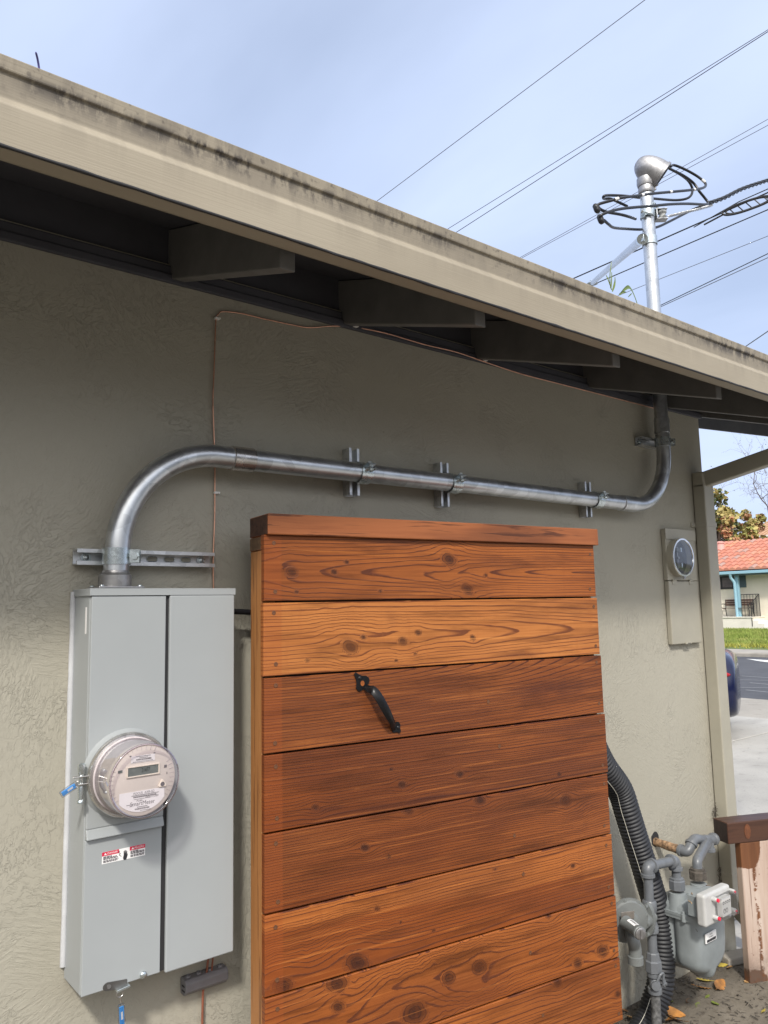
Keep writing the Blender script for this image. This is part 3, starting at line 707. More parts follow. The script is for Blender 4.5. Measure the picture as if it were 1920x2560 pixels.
def mz(x, y): p = W(200+.1567*x, 1820+.1567*y, MF-.0005); return p.x, p.z
def mrect(m, ax, ay, bx, by, y0, t):                    # axis-parallel rectangle from two opposite corners (photo zoom)
    x0, z1 = mz(ax, ay); x1, z0 = mz(bx, by); m.box((x0, y0-t, min(z0, z1)), (x1, y0, max(z0, z1)))
# raised ribs of the face plate edge
for ws in (range(65, 120, 9), range(150, 215, 8), range(-35, 32, 8)):
  m = MB()
  for w in ws:
    d = Vector((math.cos(R(w)), 0, math.sin(R(w)))); t = Vector((-d.z, 0, d.x))
    m.obox(MC+Vector((0, MF-.0006, 0))+d*.0690, d, t, OUT, .0050, .0003, .0006)
  obj('rib', m, M['lilac'], fp)
x0, z1 = mz(740, 628); x1, _ = mz(1268, 560); zc = (mz(740, 628)[1]+mz(740, 805)[1]+mz(1268, 545)[1]+mz(1265, 728)[1])/4; hh = (mz(740, 628)[1]-mz(740, 805)[1])/2
m = MB()
for dx0, dx1, dz0, dz1 in ((x0, x1, zc+hh-.0025, zc+hh), (x0, x1, zc-hh, zc-hh+.0025), (x0, x0+.003, zc-hh+.0025, zc+hh-.0025), (x1-.003, x1, zc-hh+.0025, zc+hh-.0025)): m.box((dx0, MF-.0035, dz0), (dx1, MF-.0006, dz1))
obj('display_frame', m, M['beigehi'], fp, bevel=.0005)
m = MB(); m.box((x0+.003, MF-.0014, zc-hh+.0025), (x1-.003, MF-.0006, zc+hh-.0025)); ld = obj('display', m, M['lcd'], fp)
m = MB(); text_mb('21477', x0+(x1-x0)*.57, MF-.0018, zc+.0004, .0125, sx=.62, shear=.12, mb=m); obj('digits', m, M['lcdink'], ld)
# upper white label with bar code
x0, z1 = mz(812, 455); x1, _ = mz(1195, 410); zt = (mz(812, 455)[1]+mz(1195, 405)[1])/2; zb = (mz(812, 570)[1]+mz(1192, 510)[1])/2
m = MB(); m.box((x0, MF-.0012, zb), (x1, MF-.0006, zt)); lb_ = obj('paper_label', m, M['white'], fp)
m = MB(); g = random.Random(5)
def bars(x0, x1, z0, z1, y):
    u = x0
    while u < x1:
        w = g.choice((.0004, .0006, .0009)); m.box((u, y-.0002, z0), (u+w, y, z1)); u += w+g.choice((.0004, .0006))
def dashes(x0, x1, z, h, y):
    u = x0
    while u < x1:
        w = g.uniform(.0008, .0024); m.box((u, y-.0002, z-h/2), (min(u+w, x1), y, z+h/2)); u += w+.0006
hL = zt-zb; dx = x1-x0
dashes(x0+dx*.22, x1-dx*.18, zt-hL*.13, .0013, MF-.0014); dashes(x0+dx*.34, x1-dx*.3, zt-hL*.33, .0013, MF-.0014); bars(x0+dx*.22, x1-dx*.16, zt-hL*.70, zt-hL*.46, MF-.0014); dashes(x0+dx*.08, x1-dx*.08, zt-hL*.86, .0010, MF-.0014)
obj('print', m, M['inkgrey'], lb_)
# lower white label
xa, xb = mz(625, 1040)[0], mz(1345, 960)[0]; zt = (mz(625, 1040)[1]+mz(1345, 955)[1])/2
pts = [(xa, zt), (xb, zt)]; cxr, czr = MC.x, MC.z
def onr(x, r=.068): return czr-math.sqrt(max(0, r*r-(x-cxr)**2))
lowp = [(xb-(xb-xa)*t, onr(xb-(xb-xa)*t)) for t in [i/14 for i in range(15)]]
m = MB(); m.prism([(x, MF-.0006, z) for x, z in [(xa, zt), (xb, zt)]+lowp], (0, -.0006, 0)); lb2 = obj('paper_label', m, M['white'], fp)
m = MB(); mx_ = (xa+xb)/2+.002; y = MF-.0015
text_mb('FOCUS  AXR-SD', mx_+.002, y, zt-.0046, .0072, sx=.92, mb=m)
text_mb('1005173380', mx_+.020, y, zt-.0155, .0062, mb=m); text_mb('PG&E', mx_-.008, y, zt-.0205, .0056, mb=m)
text_mb('SmartMeter', mx_-.001, y, zt-.0265, .0125, sx=.92, mb=m)
dashes(mx_-.026, mx_+.036, zt-.0085, .0014, y+.0001); dashes(mx_-.021, mx_+.019, zt-.0165, .001, y+.0001)
dashes(mx_-.013, mx_+.010, zt-.0335, .0016, y+.0001); dashes(mx_-.037, mx_-.023, zt-.0265, .0014, y+.0001); dashes(mx_-.030, mx_-.026, zt-.030, .0014, y+.0001); dashes(mx_-.006, mx_+.018, zt-.0415, .001, y+.0001)
bars(mx_-.022, mx_+.030, zt-.0135, zt-.0103, y+.0001); bars(mx_-.018, mx_+.014, zt-.0388, zt-.0358, y+.0001)
obj('print', m, M['inkgrey'], lb2)
# triangular optical port, small windows
cx_, cz_ = mz(1305, 880); tri = []
for k in range(3):
    w = 90+120*k
    for e in (-34, 0, 34): tri.append((cx_+.0065*math.cos(R(w))+.0035*math.cos(R(w+e)), MF-.0006, cz_-.001+.0065*math.sin(R(w))+.0035*math.sin(R(w+e))))
m = MB(); m.prism(tri, (0, -.004, 0)); op = obj('optical_port', m, M['beigehi'], fp, bevel=.001)
m = MB(); m.lathe([(.0048, 0), (.0048, .0006), (.0036, .0007), (.0036, .0001)], (cx_, MF-.0046, cz_-.001), OUT, 20); m.cyl((cx_, MF-.0047, cz_-.001), (cx_, MF-.0049, cz_-.001), .0018, 12); obj('port_ring', m, M['inkgrey'], op, sm=40)
for (ax, ay, w_, h_) in ((1362, 608, .003, .003), (805, 452, .002, .0011), (1187, 397, .002, .0011), (1385, 716, .0007, .0025), (640, 700, .0048, .0028)):
    cx_, cz_ = mz(ax, ay); m = MB(); m.box((cx_-w_, MF-.0012, cz_-h_), (cx_+w_, MF-.0007, cz_+h_)); obj('dark_window', m, M['inkgrey'] if w_ < .004 else M['lcd'], fp)
# ring lock on the left of the meter
lk = thing('ring_lock', 'chrome barrel lock clamping the left side of the round meter ring', 'lock', (MC.x-.105, PY-.02, MC.z-.045))
lc = Vector((MC.x-.1055, PY-.021, MC.z+.002))
m = MB(); m.lathe([(.0045, -.012), (.0055, -.010), (.0055, .012), (.007, .014), (.0085, .030), (.0085, .034), (.006, .036)], lc, ez, 20); obj('barrel', m, M['zinc'], lk, sm=40)
m = MB(); m.lathe([(.0065, -.050), (.0085, -.048), (.0085, -.044), (.006, -.041), (.0068, -.022), (.005, -.012)], lc, ez, 20); obj('barrel', m, M['zinc'], lk, sm=40)
for s in (-1, 1):
    m = MB(); m.hexa([lc+Vector(v) for v in ((-.020, -.007, s*.008-.0015), (.018, -.009, s*.008-.0015), (.018, .007, s*.008-.0015), (-.016, .006, s*.008-.0015), (-.020, -.007, s*.008+.0015), (.018, -.009, s*.008+.0015), (.018, .007, s*.008+.0015), (-.016, .006, s*.008+.0015))]); obj('ear', m, M['steel'], lk, bevel=.001)
def seal(base, d, lab, L_=.040):
    d = Vector(d).normalized(); t = thing('security_seal', lab, 'seal', base, 'blue plastic security seals'); base = Vector(base)
    s_ = d.cross(Vector((0, 1, 0))).normalized(); n_ = d.cross(s_)
    m = MB(); m.obox(base+d*(L_/2+.006), d, s_, n_, L_/2, .0075, .004); obj('clear_case', m, M['clear'], t, bevel=.002)
    m = MB(); m.obox(base+d*(L_/2+.007), d, s_, n_, L_/2-.004, .0052, .0016); obj('blue_insert', m, M['blue'], t, bevel=.001)
    m = MB(); m.obox(base+d*(L_*.60), d, s_, n_, L_*.16, .0022, .0019); obj('print_mark', m, M['white'], t)
    return t
ls = lc+Vector((-.006, -.010, -.002))
t1 = seal(ls, (-.86, -.10, -.42), 'blue and clear security seal at the ring lock on the left of the meter')
m = MB(); m.tube(smooth([ls+Vector((.004, 0, .006)), ls+Vector((-.006, -.004, .004)), ls+Vector((-.010, -.002, -.006)), ls+Vector((-.012, -.001, -.006))], 5), .0009, 6); obj('seal_wire', m, M['steel'], t1, sm=60)
hp = W(303, 2503, PY-.012)
t2 = seal(hp, (.06, 0, -1), 'blue and clear security seal hanging under the bottom latch of the grey panel', .050)
m = MB(); q = W(300, 2484, PY-.010); m.tube(arc(q, ex, ez, .0072, 0, 2*math.pi, 20), .0009, 6); m.tube([q-ez*.007, hp+Vector((0, 0, -.004))], .0012, 6); obj('seal_wire', m, M['steel'], t2, sm=60)

# ------------------------------------------------------------------ copper wires, bonding bridge, black cable
def wire(name, pix, Y, r, mat, lab, cat, sub=5):
    pts = smooth([W(x, y, (Y[i] if isinstance(Y, (list, tuple)) else Y)) for i, (x, y) in enumerate(pix)], sub)
    m = MB().tube(pts, r, 8); return solo(name, m, M[mat], lab, cat, pts[0], sm=60)
wire('copper_wire', [(534, 1476), (533, 1400), (536.5, 1300), (537, 1232), (537, 1150), (534, 1060), (532.5, 1000), (535, 930), (537.5, 860), (540, 798), (546, 786), (556, 779), (600, 783), (660, 797), (730, 812), (775, 819), (830, 815), (884, 818), (960, 832), (1060, 861), (1140, 880), (1207, 903), (1300, 934), (1400, 960), (1520, 991), (1640, 1022)],
     [-.006]*16+[-.008, -.010]+[-.018]*8, .0022, 'copper', 'bare copper wire climbing from the grey panel and running along under the eave', 'wire')
for x, y, lab in ((543, 796, 'white wire staple where the copper wire turns near the dark eave'), (541, 1232, 'white wire staple on the copper wire just below the conduit elbow'), (884, 818, 'white wire staple on the copper wire beside the second rafter'), (1207, 903, 'white wire staple on the copper wire beside the third rafter')):
    c = W(x, y, -.008); m = MB(); m.box((c.x-.007, -.012 if y < 800 or y == 1232 else -.024, c.z-.0030), (c.x+.006, -.001, c.z+.0030)); m.cyl((c.x+.006, -.001, c.z), (c.x+.006, -.014 if y < 800 or y == 1232 else -.026, c.z), .0032, 8)
    solo('wire_staple', m, M['plasticwhite'], lab, 'wire staple', c, 'white wire staples', bevel=.001)
bb0, bb1 = W(463, 2470, -.03), W(570, 2440, -.03); zc = (bb0.z+bb1.z)/2; hb_ = .0185
brd = thing('bonding_bridge', 'grey plastic grounding bridge block on the wall under the panel', 'bonding block', ((bb0.x+bb1.x)/2, 0, zc-hb_))
m = MB(); pr = [(-.001, zc-hb_), (-.022, zc-hb_-.001), (-.034, zc-hb_+.010), (-.034, zc+.010), (-.026, zc+hb_), (-.001, zc+hb_+.002)]
m.prism([(bb0.x, y, z) for y, z in pr], (bb1.x-bb0.x, 0, 0)); bk = obj('block', m, M['bridge'], brd, bevel=.0025)
for k in range(4):
    m = MB(); xx = bb0.x+.014+k*(bb1.x-bb0.x-.028)/3; m.lathe([(.0075, 0), (.0065, .006), (.0045, .0065), (.0045, .002)], (xx, -.014, zc+hb_-.001), ez, 14); obj('wire_port', m, M['bridge'], bk, sm=40)
for k in range(2):
    m = MB(); m.box((bb0.x-.0012, -.027, zc-.009+k*.011), (bb0.x+.0001, -.012, zc-.006+k*.011)); obj('side_slot', m, M['dark'], bk)
cx_ = W(517, 2410, -.02).x
m = MB().tube(smooth([(cx_+.004, -.030, PZ0+.02), (cx_+.003, -.028, PZ0-.02), (cx_-.001, -.020, zc+hb_-.004)], 5), .0028, 8); solo('copper_wire', m, M['copperdull'], 'left one of two brown copper wires dropping from the panel into the grey block', 'wire', sm=60)
cx2 = W(529, 2410, -.02).x
m = MB().tube(smooth([(cx2, -.034, PZ0+.02), (cx2, -.032, PZ0-.02), (cx2, -.020, zc+hb_-.004)], 5), .0022, 8); solo('copper_wire', m, M['copperdull'], 'right one of two brown copper wires dropping from the panel into the grey block', 'wire', sm=60)
cx3 = W(509, 2510, -.02).x
m = MB().tube(smooth([(cx3, -.018, zc-hb_+.006), (cx3-.001, -.016, zc-.07), (cx3-.002, -.014, zc-.3), (cx3, -.014, GZ-.02)], 6), .0030, 8); solo('copper_wire', m, M['copperdull'], 'brown copper wire running down the wall from the grey block to the ground', 'wire', sm=60)
zbk = W(600, 1529, -.05).z
m = MB().tube([(PX1-.02, -.05, zbk+.002), (1.02, -.052, zbk), (1.16, -.055, zbk-.01), (1.35, -.06, zbk-.06)], .0078, 12); solo('black_cable', m, M['blackplastic'], 'short black cable between the grey panel and the wooden gate', 'cable', sm=60)

# ------------------------------------------------------------------ wooden gate
GO = W(662, 1505, -.2); GA = R(-7.5); GW = 1.186
gate = thing('wooden_gate', 'reddish stained cedar gate of wide horizontal boards with a black pull handle', 'gate', (GO.x, GO.y, -1.49), rz=GA)
GI = wmat(gate).inverted()
nrmG = Vector((math.sin(GA), -math.cos(GA), 0))
def GP(px, py, off=0.0):                                # photo pixel on the gate's front -> gate coordinates
    return GI @ WP(px, py, GO+nrmG*off, nrmG)
rng = np.random.default_rng(11)
def vnoise(x, y, seed):
    g = np.random.default_rng(seed).random((64, 64)); xi = np.floor(x).astype(int); yi = np.floor(y).astype(int); fx = x-xi; fy = y-yi
    fx = fx*fx*(3-2*fx); fy = fy*fy*(3-2*fy); a = lambda i, j: g[i % 64, j % 64]
    return (a(xi, yi)*(1-fx)+a(xi+1, yi)*fx)*(1-fy)+(a(xi, yi+1)*(1-fx)+a(xi+1, yi+1)*fx)*fy
def fbm(x, y, seed): return .55*vnoise(x, y, seed)+.28*vnoise(x*2.1, y*2.1, seed+1)+.17*vnoise(x*4.3, y*4.3, seed+2)
def smst(x, a, b): t = np.clip((x-a)/(b-a), 0, 1); return t*t*(3-2*t)
def wood_board(zb, zt, P, seed, mat):
    """a board with its front face as a fine grid; growth rings, knots and stain are properties of the wood itself"""
    L_, H = GW+P.get('dx', 0), zt-zb; NU, NV = 220, 56
    u = np.linspace(0, L_, NU); v = np.linspace(0, H, NV); U, V = np.meshgrid(u, v)      # NV x NU
    v0, h0, ha, sp = P['v0'], P['h0'], P.get('ha', 0), P['sp']
    Vw = V+.012*(fbm(U*1.7, V*3, seed)-.5)*P.get('wob', 1)+.004*(fbm(U*9, V*14, seed+9)-.5)
    core = np.zeros_like(U); kring = np.zeros_like(U)
    for (ku, kv, kr, *_e) in P.get('knots', []):
        kr = kr*1.22
        re = np.sqrt(((U-ku+.3*(V-kv))/1.3)**2+(V-kv)**2)*(1+.35*(fbm(U*35, V*35, seed+31)-.5)); g = np.exp(-(re/(kr*2.6))**2)
        Vw = kv+(Vw-kv)*(1-.93*g) if kr > .008 else Vw
        c = 1-smst(re+.35*kr*(fbm(U*60, V*60, seed+5)-.5), kr*.60, kr*1.05); core = np.maximum(core, c*(1.0 if kr < .012 else .72+.28*(1-smst(re, kr*.25, kr*.7)))); kring = np.where(c > .02, re/(kr*.34)+.6*fbm(U*70, V*70, seed+21), kring)
    hu = h0+ha*(U-P.get('uc', .6))+.5*h0*(fbm(U*1.3, V*0, seed+3)-.5)*P.get('hw', 1)
    ring = np.sqrt((Vw-v0)**2+(np.maximum(np.abs(hu), .002))**2)/sp
    ring = ring+.9*(fbm(U*2.2, V*9, seed+7)-.5); ring = ring+1.5*(vnoise(ring*.45, ring*0+.5, seed+13)-.5)
    ring = np.where(kring > 0, kring, ring)
    tone = 1.5*P.get('tone', .12)*np.ones_like(U)*smst(fbm(U*2.0, V*6, seed+4), .35, .7)
    for (tu, tv, ru, rv, amt) in P.get('stain', []):
        tone = np.maximum(tone, amt*np.exp(-((U-tu)/ru)**2-((V-tv)/rv)**2)*smst(fbm(U*6, V*28, seed+6), .22, .62)*1.25)
    hue = P.get('hue', .3)*np.ones_like(U)+1.25*(fbm(U*1.5, V*5, seed+8)-.5)
    if 'split' in P:                                    # heartwood / sapwood boundary along the board
        s0, s1 = P['split']; line = s0+(s1-s0)*U/L_+.02*(fbm(U*2.5, V*0, seed+2)-.5)
        hue = np.where(V > line, .02, .72)*.9+hue*.15; w = smst(V, line-.012, line+.012); hue = 1.0*(1-w)-.05*w+.25*(fbm(U*3, V*9, seed+8)-.5)
    hue = np.clip(hue, 0, 1)
    wv = .0010*(fbm(U*2, V*2, seed+12)-.5)
    m = MB(); F = []
    X = P.get('x0', 0)+U; Z = zb+V; Y = wv
    vs = [(float(a), float(b), float(c)) for a, b, c in zip(X.ravel(), Y.ravel(), Z.ravel())]
    idx = lambda j, i: j*NU+i
    F = [(idx(j, i), idx(j, i+1), idx(j+1, i+1), idx(j+1, i)) for j in range(NV-1) for i in range(NU-1)]
    per = [idx(0, i) for i in range(NU)]+[idx(j, NU-1) for j in range(1, NV)]+[idx(NV-1, i) for i in range(NU-2, -1, -1)]+[idx(j, 0) for j in range(NV-2, 0, -1)]
    n0 = len(vs); n = len(per); e = .0016
    cx, cz = P.get('x0', 0)+L_/2, (zb+zt)/2
    for p in per:
        x, y, z = vs[p]; vs.append((x+math.copysign(e, x-cx)*(abs(x-cx) > L_/2-.002), y+e, z+math.copysign(e, z-cz)*(abs(z-cz) > H/2-.001)))
    for k in range(n): x, y, z = vs[n0+k]; vs.append((x, .019, z))
    for k in range(n):
        k2 = (k+1) % n; F.append((per[k2], per[k], n0+k, n0+k2)); F.append((n0+k2, n0+k, n0+n+k, n0+n+k2))
    F.append(tuple(n0+n+k for k in range(n))[::-1])
    m.v = [Vector(p) for p in vs]; m.f = F
    o = obj('board', m, mat, gate, local=True, sm=35); me = o.data
    for nm, arr in (('ring', ring), ('knot', core), ('tone', tone), ('hue', hue)):
        at = me.attributes.new(nm, 'FLOAT', 'POINT'); full = np.concatenate([arr.ravel(), arr.ravel()[per], arr.ravel()[per]]).astype(np.float32)
        at.data.foreach_set('value', full)
    return o
mats = [board_mat('cedar_board_orange', (.365, .116, .027), (.205, .056, .014), (.085, .026, .014)),
        board_mat('cedar_board_light', (.48, .182, .050), (.30, .094, .024), (.13, .040, .017)),
        board_mat('cedar_board_brown', (.295, .092, .023), (.145, .040, .012), (.06, .018, .011))]
gz = [GP(660, 1338).z]                                   # board edges from the photo
for x, y in ((659.5, 1505), (663.5, 1692), (663.5, 1885), (669, 2080), (668, 2283), (671, 2495)): gz.append(GP(x, y).z)
d = (gz[1]-gz[6])/5
gz[1:] = [gz[1]-d*i for i in range(6)]
gz += [gz[6]-.187*i for i in (1, 2)]
def gk(px, py, r, bi):                                   # knot from photo zoom pixels
    p = GP(px, py); return (p.x, p.z-gz[bi+1]-.004, r)
z5 = lambda x, y: (600+.5666*x, 1260+.5666*y); z6 = lambda x, y: (600+.5907*x, 1900+.5907*y)
def K(bi, *ks): return [gk(*(z5(a, b) if bi < 3 else z6(a, b)), r, bi) for a, b, r in ks]
BP = [dict(v0=.075, h0=.035, ha=-.055, uc=.45, sp=.0085, hue=.30, tone=.2, knots=K(0, (925, 245, .019), (1005, 375, .015), (230, 300, .012), (415, 300, .006), (470, 255, .005), (620, 385, .004), (1085, 315, .005), (250, 388, .004)), stain=[(.40, .165, .12, .02, .8), (.80, .11, .12, .03, .55), (.95, .13, .2, .02, .5)], dx=-.006),
      dict(v0=.085, h0=.03, ha=.045, uc=.72, sp=.0105, hue=.12, tone=.10, wob=1.6, knots=K(1, (490, 630, .017), (720, 605, .011), (788, 568, .008), (548, 587, .006), (1030, 590, .007), (690, 690, .004), (300, 690, .004), (775, 660, .004)), stain=[(.86, .03, .13, .03, .7), (.90, .12, .10, .02, .35), (1.12, .10, .12, .05, .5), (.38, .15, .02, .03, .5)], x0=-.002),
      dict(v0=.215, h0=.02, ha=.10, uc=.2, sp=.0075, hue=.55, tone=.35, stain=[(.95, .09, .25, .035, .75), (.42, .17, .06, .012, .7), (.62, .155, .05, .015, .8), (.80, .165, .10, .012, .5), (.3, .05, .3, .03, .4)], knots=[], dx=.002),
      dict(v0=-.03, h0=.05, ha=.01, sp=.0066, hue=.70, tone=.40, knots=K(3, (930, 58, .008), (685, 105, .008), (320, 200, .007), (1350, 60, .006), (640, 40, .004)), stain=[(.45, .012, .35, .014, .9), (.18, .03, .08, .012, .7), (1.0, .15, .3, .02, .5)], dx=.006),
      dict(v0=-.06, h0=.05, ha=.015, sp=.0064, hue=.62, tone=.30, knots=K(4, (1015, 170, .014), (1380, 168, .018), (710, 210, .013), (530, 370, .009), (630, 410, .005)), stain=[(1.1, .08, .1, .05, .4), (.4, .06, .3, .04, .4)], dx=.002),
      dict(v0=-.02, h0=.05, ha=-.02, sp=.0074, hue=.3, tone=.25, split=(.150, .075), wob=1.8, knots=K(5, (497, 858, .024), (180, 957, .019), (1410, 448, .007), (580, 630, .006), (680, 685, .003), (820, 720, .004), (1080, 462, .004)), stain=[(1.05, .03, .2, .03, .6), (.33, .04, .10, .04, .55)], dx=.006),
      dict(v0=.09, h0=.03, ha=-.06, uc=.5, sp=.0092, hue=.40, tone=.25, wob=1.6, knots=K(6, (885, 920, .017), (1012, 877, .020), (410, 945, .020), (740, 1068, .026), (415, 1045, .014), (1535, 810, .018), (1430, 860, .013), (1305, 655, .010)), stain=[(.5, .08, .3, .03, .35)], dx=.010),
      dict(v0=.20, h0=.03, ha=-.03, uc=.5, sp=.0100, hue=.35, tone=.25, knots=K(7, (1345, 940, .012), (1600, 990, .010)), dx=.012)]
brds = []
for i, P in enumerate(BP):
    g0 = .0040; top = gz[i]-(0 if i == 0 else g0); bot = gz[i+1]+g0
    brds.append(wood_board(bot, top, P, 100+i*17, mats[(0, 1, 2, 2, 2, 0, 0, 0)[i]] if i not in (4,) else mats[2]))
# screws sunk in the boards
scm = None
def gscrew(bo, x, z):
    global scm
    if scm is None:
        m = MB(); m.lathe([(.0055, 0), (.0055, .0004), (.0042, .0007), (.0040, .0002), (.0015, .0001), (.0012, -.0006)], (0, 0, 0), OUT, 12)
        o = obj('screw', m, M['screw'], bo, local=True, sm=40); scm = o
    else:
        o = scm.copy(); COL.objects.link(o); o.parent = bo
    o.location = (x, -.0006, z)
sr = random.Random(9)
for i, bo in enumerate(brds):
    h = gz[i]-gz[i+1]; xr = GW+BP[i].get('dx', 0)
    for x in (.028, xr-.022): 
        for f in (.16, .86): gscrew(bo, x+sr.uniform(-.004, .006), gz[i+1]+h*f+sr.uniform(-.006, .006))
    if i >= 2: gscrew(bo, xr*.56+sr.uniform(-.02, .02)+.03*i, gz[i+1]+h*sr.uniform(.25, .75))
# frame behind the boards
gl0 = gz[0]
m = MB(); m.box((.0, .0205, -.0), (.038, .098, gl0-.037)); o = obj('frame_post', m, M['gatepost'], gate, local=True, bevel=.003)
m = MB(); m.box((GW-.044, .0205, 0), (GW-.006, .098, gl0-.037)); obj('frame_post', m, M['gatepost'], gate, local=True, bevel=.003)
m = MB(); m.box((.0382, .0215, .06), (GW-.0442, .030, gl0-.040)); obj('dark_backing', m, M['dark'], gate, local=True)  # dark sheet added behind the boards to keep light out of the seams
for zc_ in (gl0-.0365, .02):
    m = MB(); m.box((-.001, .0205, zc_), (GW-.004, .0985, zc_+.036)); rl = obj('frame_rail', m, M['gatecap'], gate, local=True, bevel=.003)
    m = MB(); m.box((-.0018, .0225, zc_+.002), (-.0012, .0965, zc_+.034)); obj('end_grain', m, simple('end_grain_light', (.13, .075, .038), .6, var=.4, scale=60), rl, local=True)
capL, capR = GP(671, 1283, .012), GP(1494, 1319.5, .012)
m = MB(); cz0 = gl0+.0015; cz1 = GP(671, 1283, .010).z
m.box((.004, -.013, cz0), (capR.x, .112, cz1)); cp = obj('top_cap', m, M['gatecap'], gate, local=True, bevel=.003)
m = MB(); m.box((.0032, -.010, cz0+.002), (.0038, .109, cz1-.003)); obj('end_grain', m, M['endgrain'], cp, local=True)
# black thumb pull handle
def hpx(x, y, off=0.0): return GP(860+.09644*x, 1660+.09644*y, off)
hnd = MB()
out = [(245, 260), (290, 210), (380, 270), (450, 298), (560, 300), (625, 350), (650, 420), (625, 500), (545, 590), (470, 670), (400, 710), (335, 690), (300, 630), (310, 500), (295, 380), (260, 320)]
P3 = [hpx(x, y) for x, y in out]
hole = [hpx(460+52*math.cos(w), 498+72*math.sin(w)) for w in [2*math.pi*k/16 for k in range(16)]]
hnd.prism([Vector((p.x, -.0012, p.z)) for p in P3], (0, -.0026, 0))
hdl = obj('handle', hnd, M['blackmetal'], gate, local=True, bevel=.0008)
m = MB(); m.add([Vector((p.x, -.0041, p.z)) for p in hole], [tuple(range(16))[::-1]])
obj('thumb_hole', m, mats[2], hdl, local=True)
a, b_ = hpx(560, 590), hpx(1310, 1690)
cl = [(545, 595, 0.0), (640, 640, .014), (760, 690, .028), (900, 870, .037), (1040, 1120, .040), (1150, 1330, .036), (1230, 1480, .026), (1270, 1600, .010), (1290, 1690, .0)]
grip = MB(); secs = []
ctr = smooth([Vector((hpx(x, y, o_).x, -.003-o_, hpx(x, y, o_).z)) for x, y, o_ in cl], 4); n = len(ctr)
for i, p in enumerate(ctr):
    t = (ctr[min(i+1, n-1)]-ctr[max(i-1, 0)]).normalized(); side = t.cross(Vector((0, -1, 0))).normalized(); nn = side.cross(t).normalized()
    f = i/(n-1); w = .0086+.0035*math.sin(math.pi*min(1, f*1.25)) if f < .8 else .0115-.02*(f-.8); th = .0016
    secs.append([p-side*w-nn*th*.2, p-side*w*.5+nn*.0022, p+nn*.0030, p+side*w*.5+nn*.0022, p+side*w-nn*th*.2, p+side*w-nn*(th+.001), p-nn*.001, p-side*w-nn*(th+.001)])
vs = [q for s_ in secs for q in s_]; fs = [(i*8+j, i*8+(j+1) % 8, (i+1)*8+(j+1) % 8, (i+1)*8+j) for i in range(n-1) for j in range(8)]
fs += [tuple(range(8))[::-1], tuple((n-1)*8+j for j in range(8))]
grip.add(vs, fs); obj('grip', grip, M['blackmetal'], hdl, local=True, sm=50)
out = [(1215, 1620), (1250, 1575), (1330, 1560), (1335, 1490), (1400, 1490), (1445, 1560), (1440, 1660), (1460, 1740), (1420, 1795), (1350, 1765), (1270, 1780), (1225, 1730)]
m = MB(); m.prism([Vector((hpx(x, y).x, -.0012, hpx(x, y).z)) for x, y in out], (0, -.0028, 0)); obj('foot_plate', m, M['blackmetal'], hdl, local=True, bevel=.0008)
for x, y in ((385, 358), (1385, 1640)):
    c = hpx(x, y); m = MB(); m.lathe([(.0048, 0), (.0046, .0014), (.003, .0026), (.0004, .0030)], (c.x, -.0036, c.z), OUT, 14); obj('screw', m, M['blackplastic'], hdl, local=True, sm=50)
# gate foot blocks under the frame
for x in (.0, GW-.13):
    m = MB(); m.box((x, .022, -.065), (x+.12, .096, -.0008)); obj('foot_block', m, M['endgrain'], gate, local=True, bevel=.003)
# ------------------------------------------------------------------ downspout with its sloped leader
ds = thing('downspout', 'painted rectangular downspout with a sloped leader at the wall corner', 'downspout', (3.53, -.03, GZ))
DX0, DX1, DY0, DY1 = 3.466, 3.553, -.062, -.003
m = MB(); m.box((DX0, DY0, -1.27), (DX1, DY1, .556)); obj('pipe', m, M['box'], ds, bevel=.006, seg=3)
# the leader rises from the elbow towards the gutter, away from the wall
e0 = Vector(((DX0+DX1)/2, (DY0+DY1)/2, .575)); e1 = Vector((3.60, -.60, .775))
dl_ = (e1-e0).normalized(); sx_ = dl_.cross(ez).normalized(); uz_ = sx_.cross(dl_).normalized()
tq = WP(1920, 1145, Vector((0, -.33, 0)), Vector((0, 1, 0)))
e1 = Vector((tq.x, tq.y, tq.z)); dl_ = (e1-e0).normalized(); sx_ = dl_.cross(ez).normalized(); uz_ = sx_.cross(dl_).normalized()
e2 = e0+dl_*((-.64-e0.y)/dl_.y) if abs(dl_.y) > .2 else e1
m = MB(); c = (e0+e2)/2; m.obox(c, dl_, sx_, uz_, (e2-e0).length/2, .030, .036); obj('leader', m, M['box'], ds, bevel=.006, seg=3)
m = MB(); m.hexa([(DX0, DY0, .54), (DX1, DY0, .54), (DX1, DY1, .54), (DX0, DY1, .54), (DX0, DY0+.004, .615), (DX1, DY0+.004, .60), (DX1, DY1, .60), (DX0, DY1, .615)]); obj('elbow', m, M['box'], ds, bevel=.006, seg=3)
sz = W(1745, 1311, -.03).z
m = MB(); m.box((DX0-.036, -.006, sz-.011), (DX0-.0005, -.0012, sz+.011)); m.box((DX0-.002, DY0-.002, sz-.011), (DX1+.002, DY0+.001, sz+.011)); m.box((DX0-.002, DY0+.001, sz-.011), (DX0+.001, -.001, sz+.011)); st_ = obj('strap', m, M['box'], ds, bevel=.0015)
m = MB(); m.ball((DX0-.024, -.006, sz), .004, .003, .004); obj('screw', m, M['castal'], st_, sm=60)
m = MB(); m.hexa([(DX0+.10, DY0-.02, -1.49), (DX1+.10, DY0-.02, -1.49), (DX1+.10, DY1, -1.43), (DX0+.10, DY1, -1.43), (DX0, DY0, -1.26), (DX1, DY0, -1.26), (DX1, DY1, -1.26), (DX0, DY1, -1.26)]); obj('kick_elbow', m, M['box'], ds, bevel=.006)
m = MB(); m.box((DX0-.002, DY0-.002, -1.22), (DX1+.002, DY1, -1.205)); obj('joint_band', m, M['box'], ds, bevel=.002)
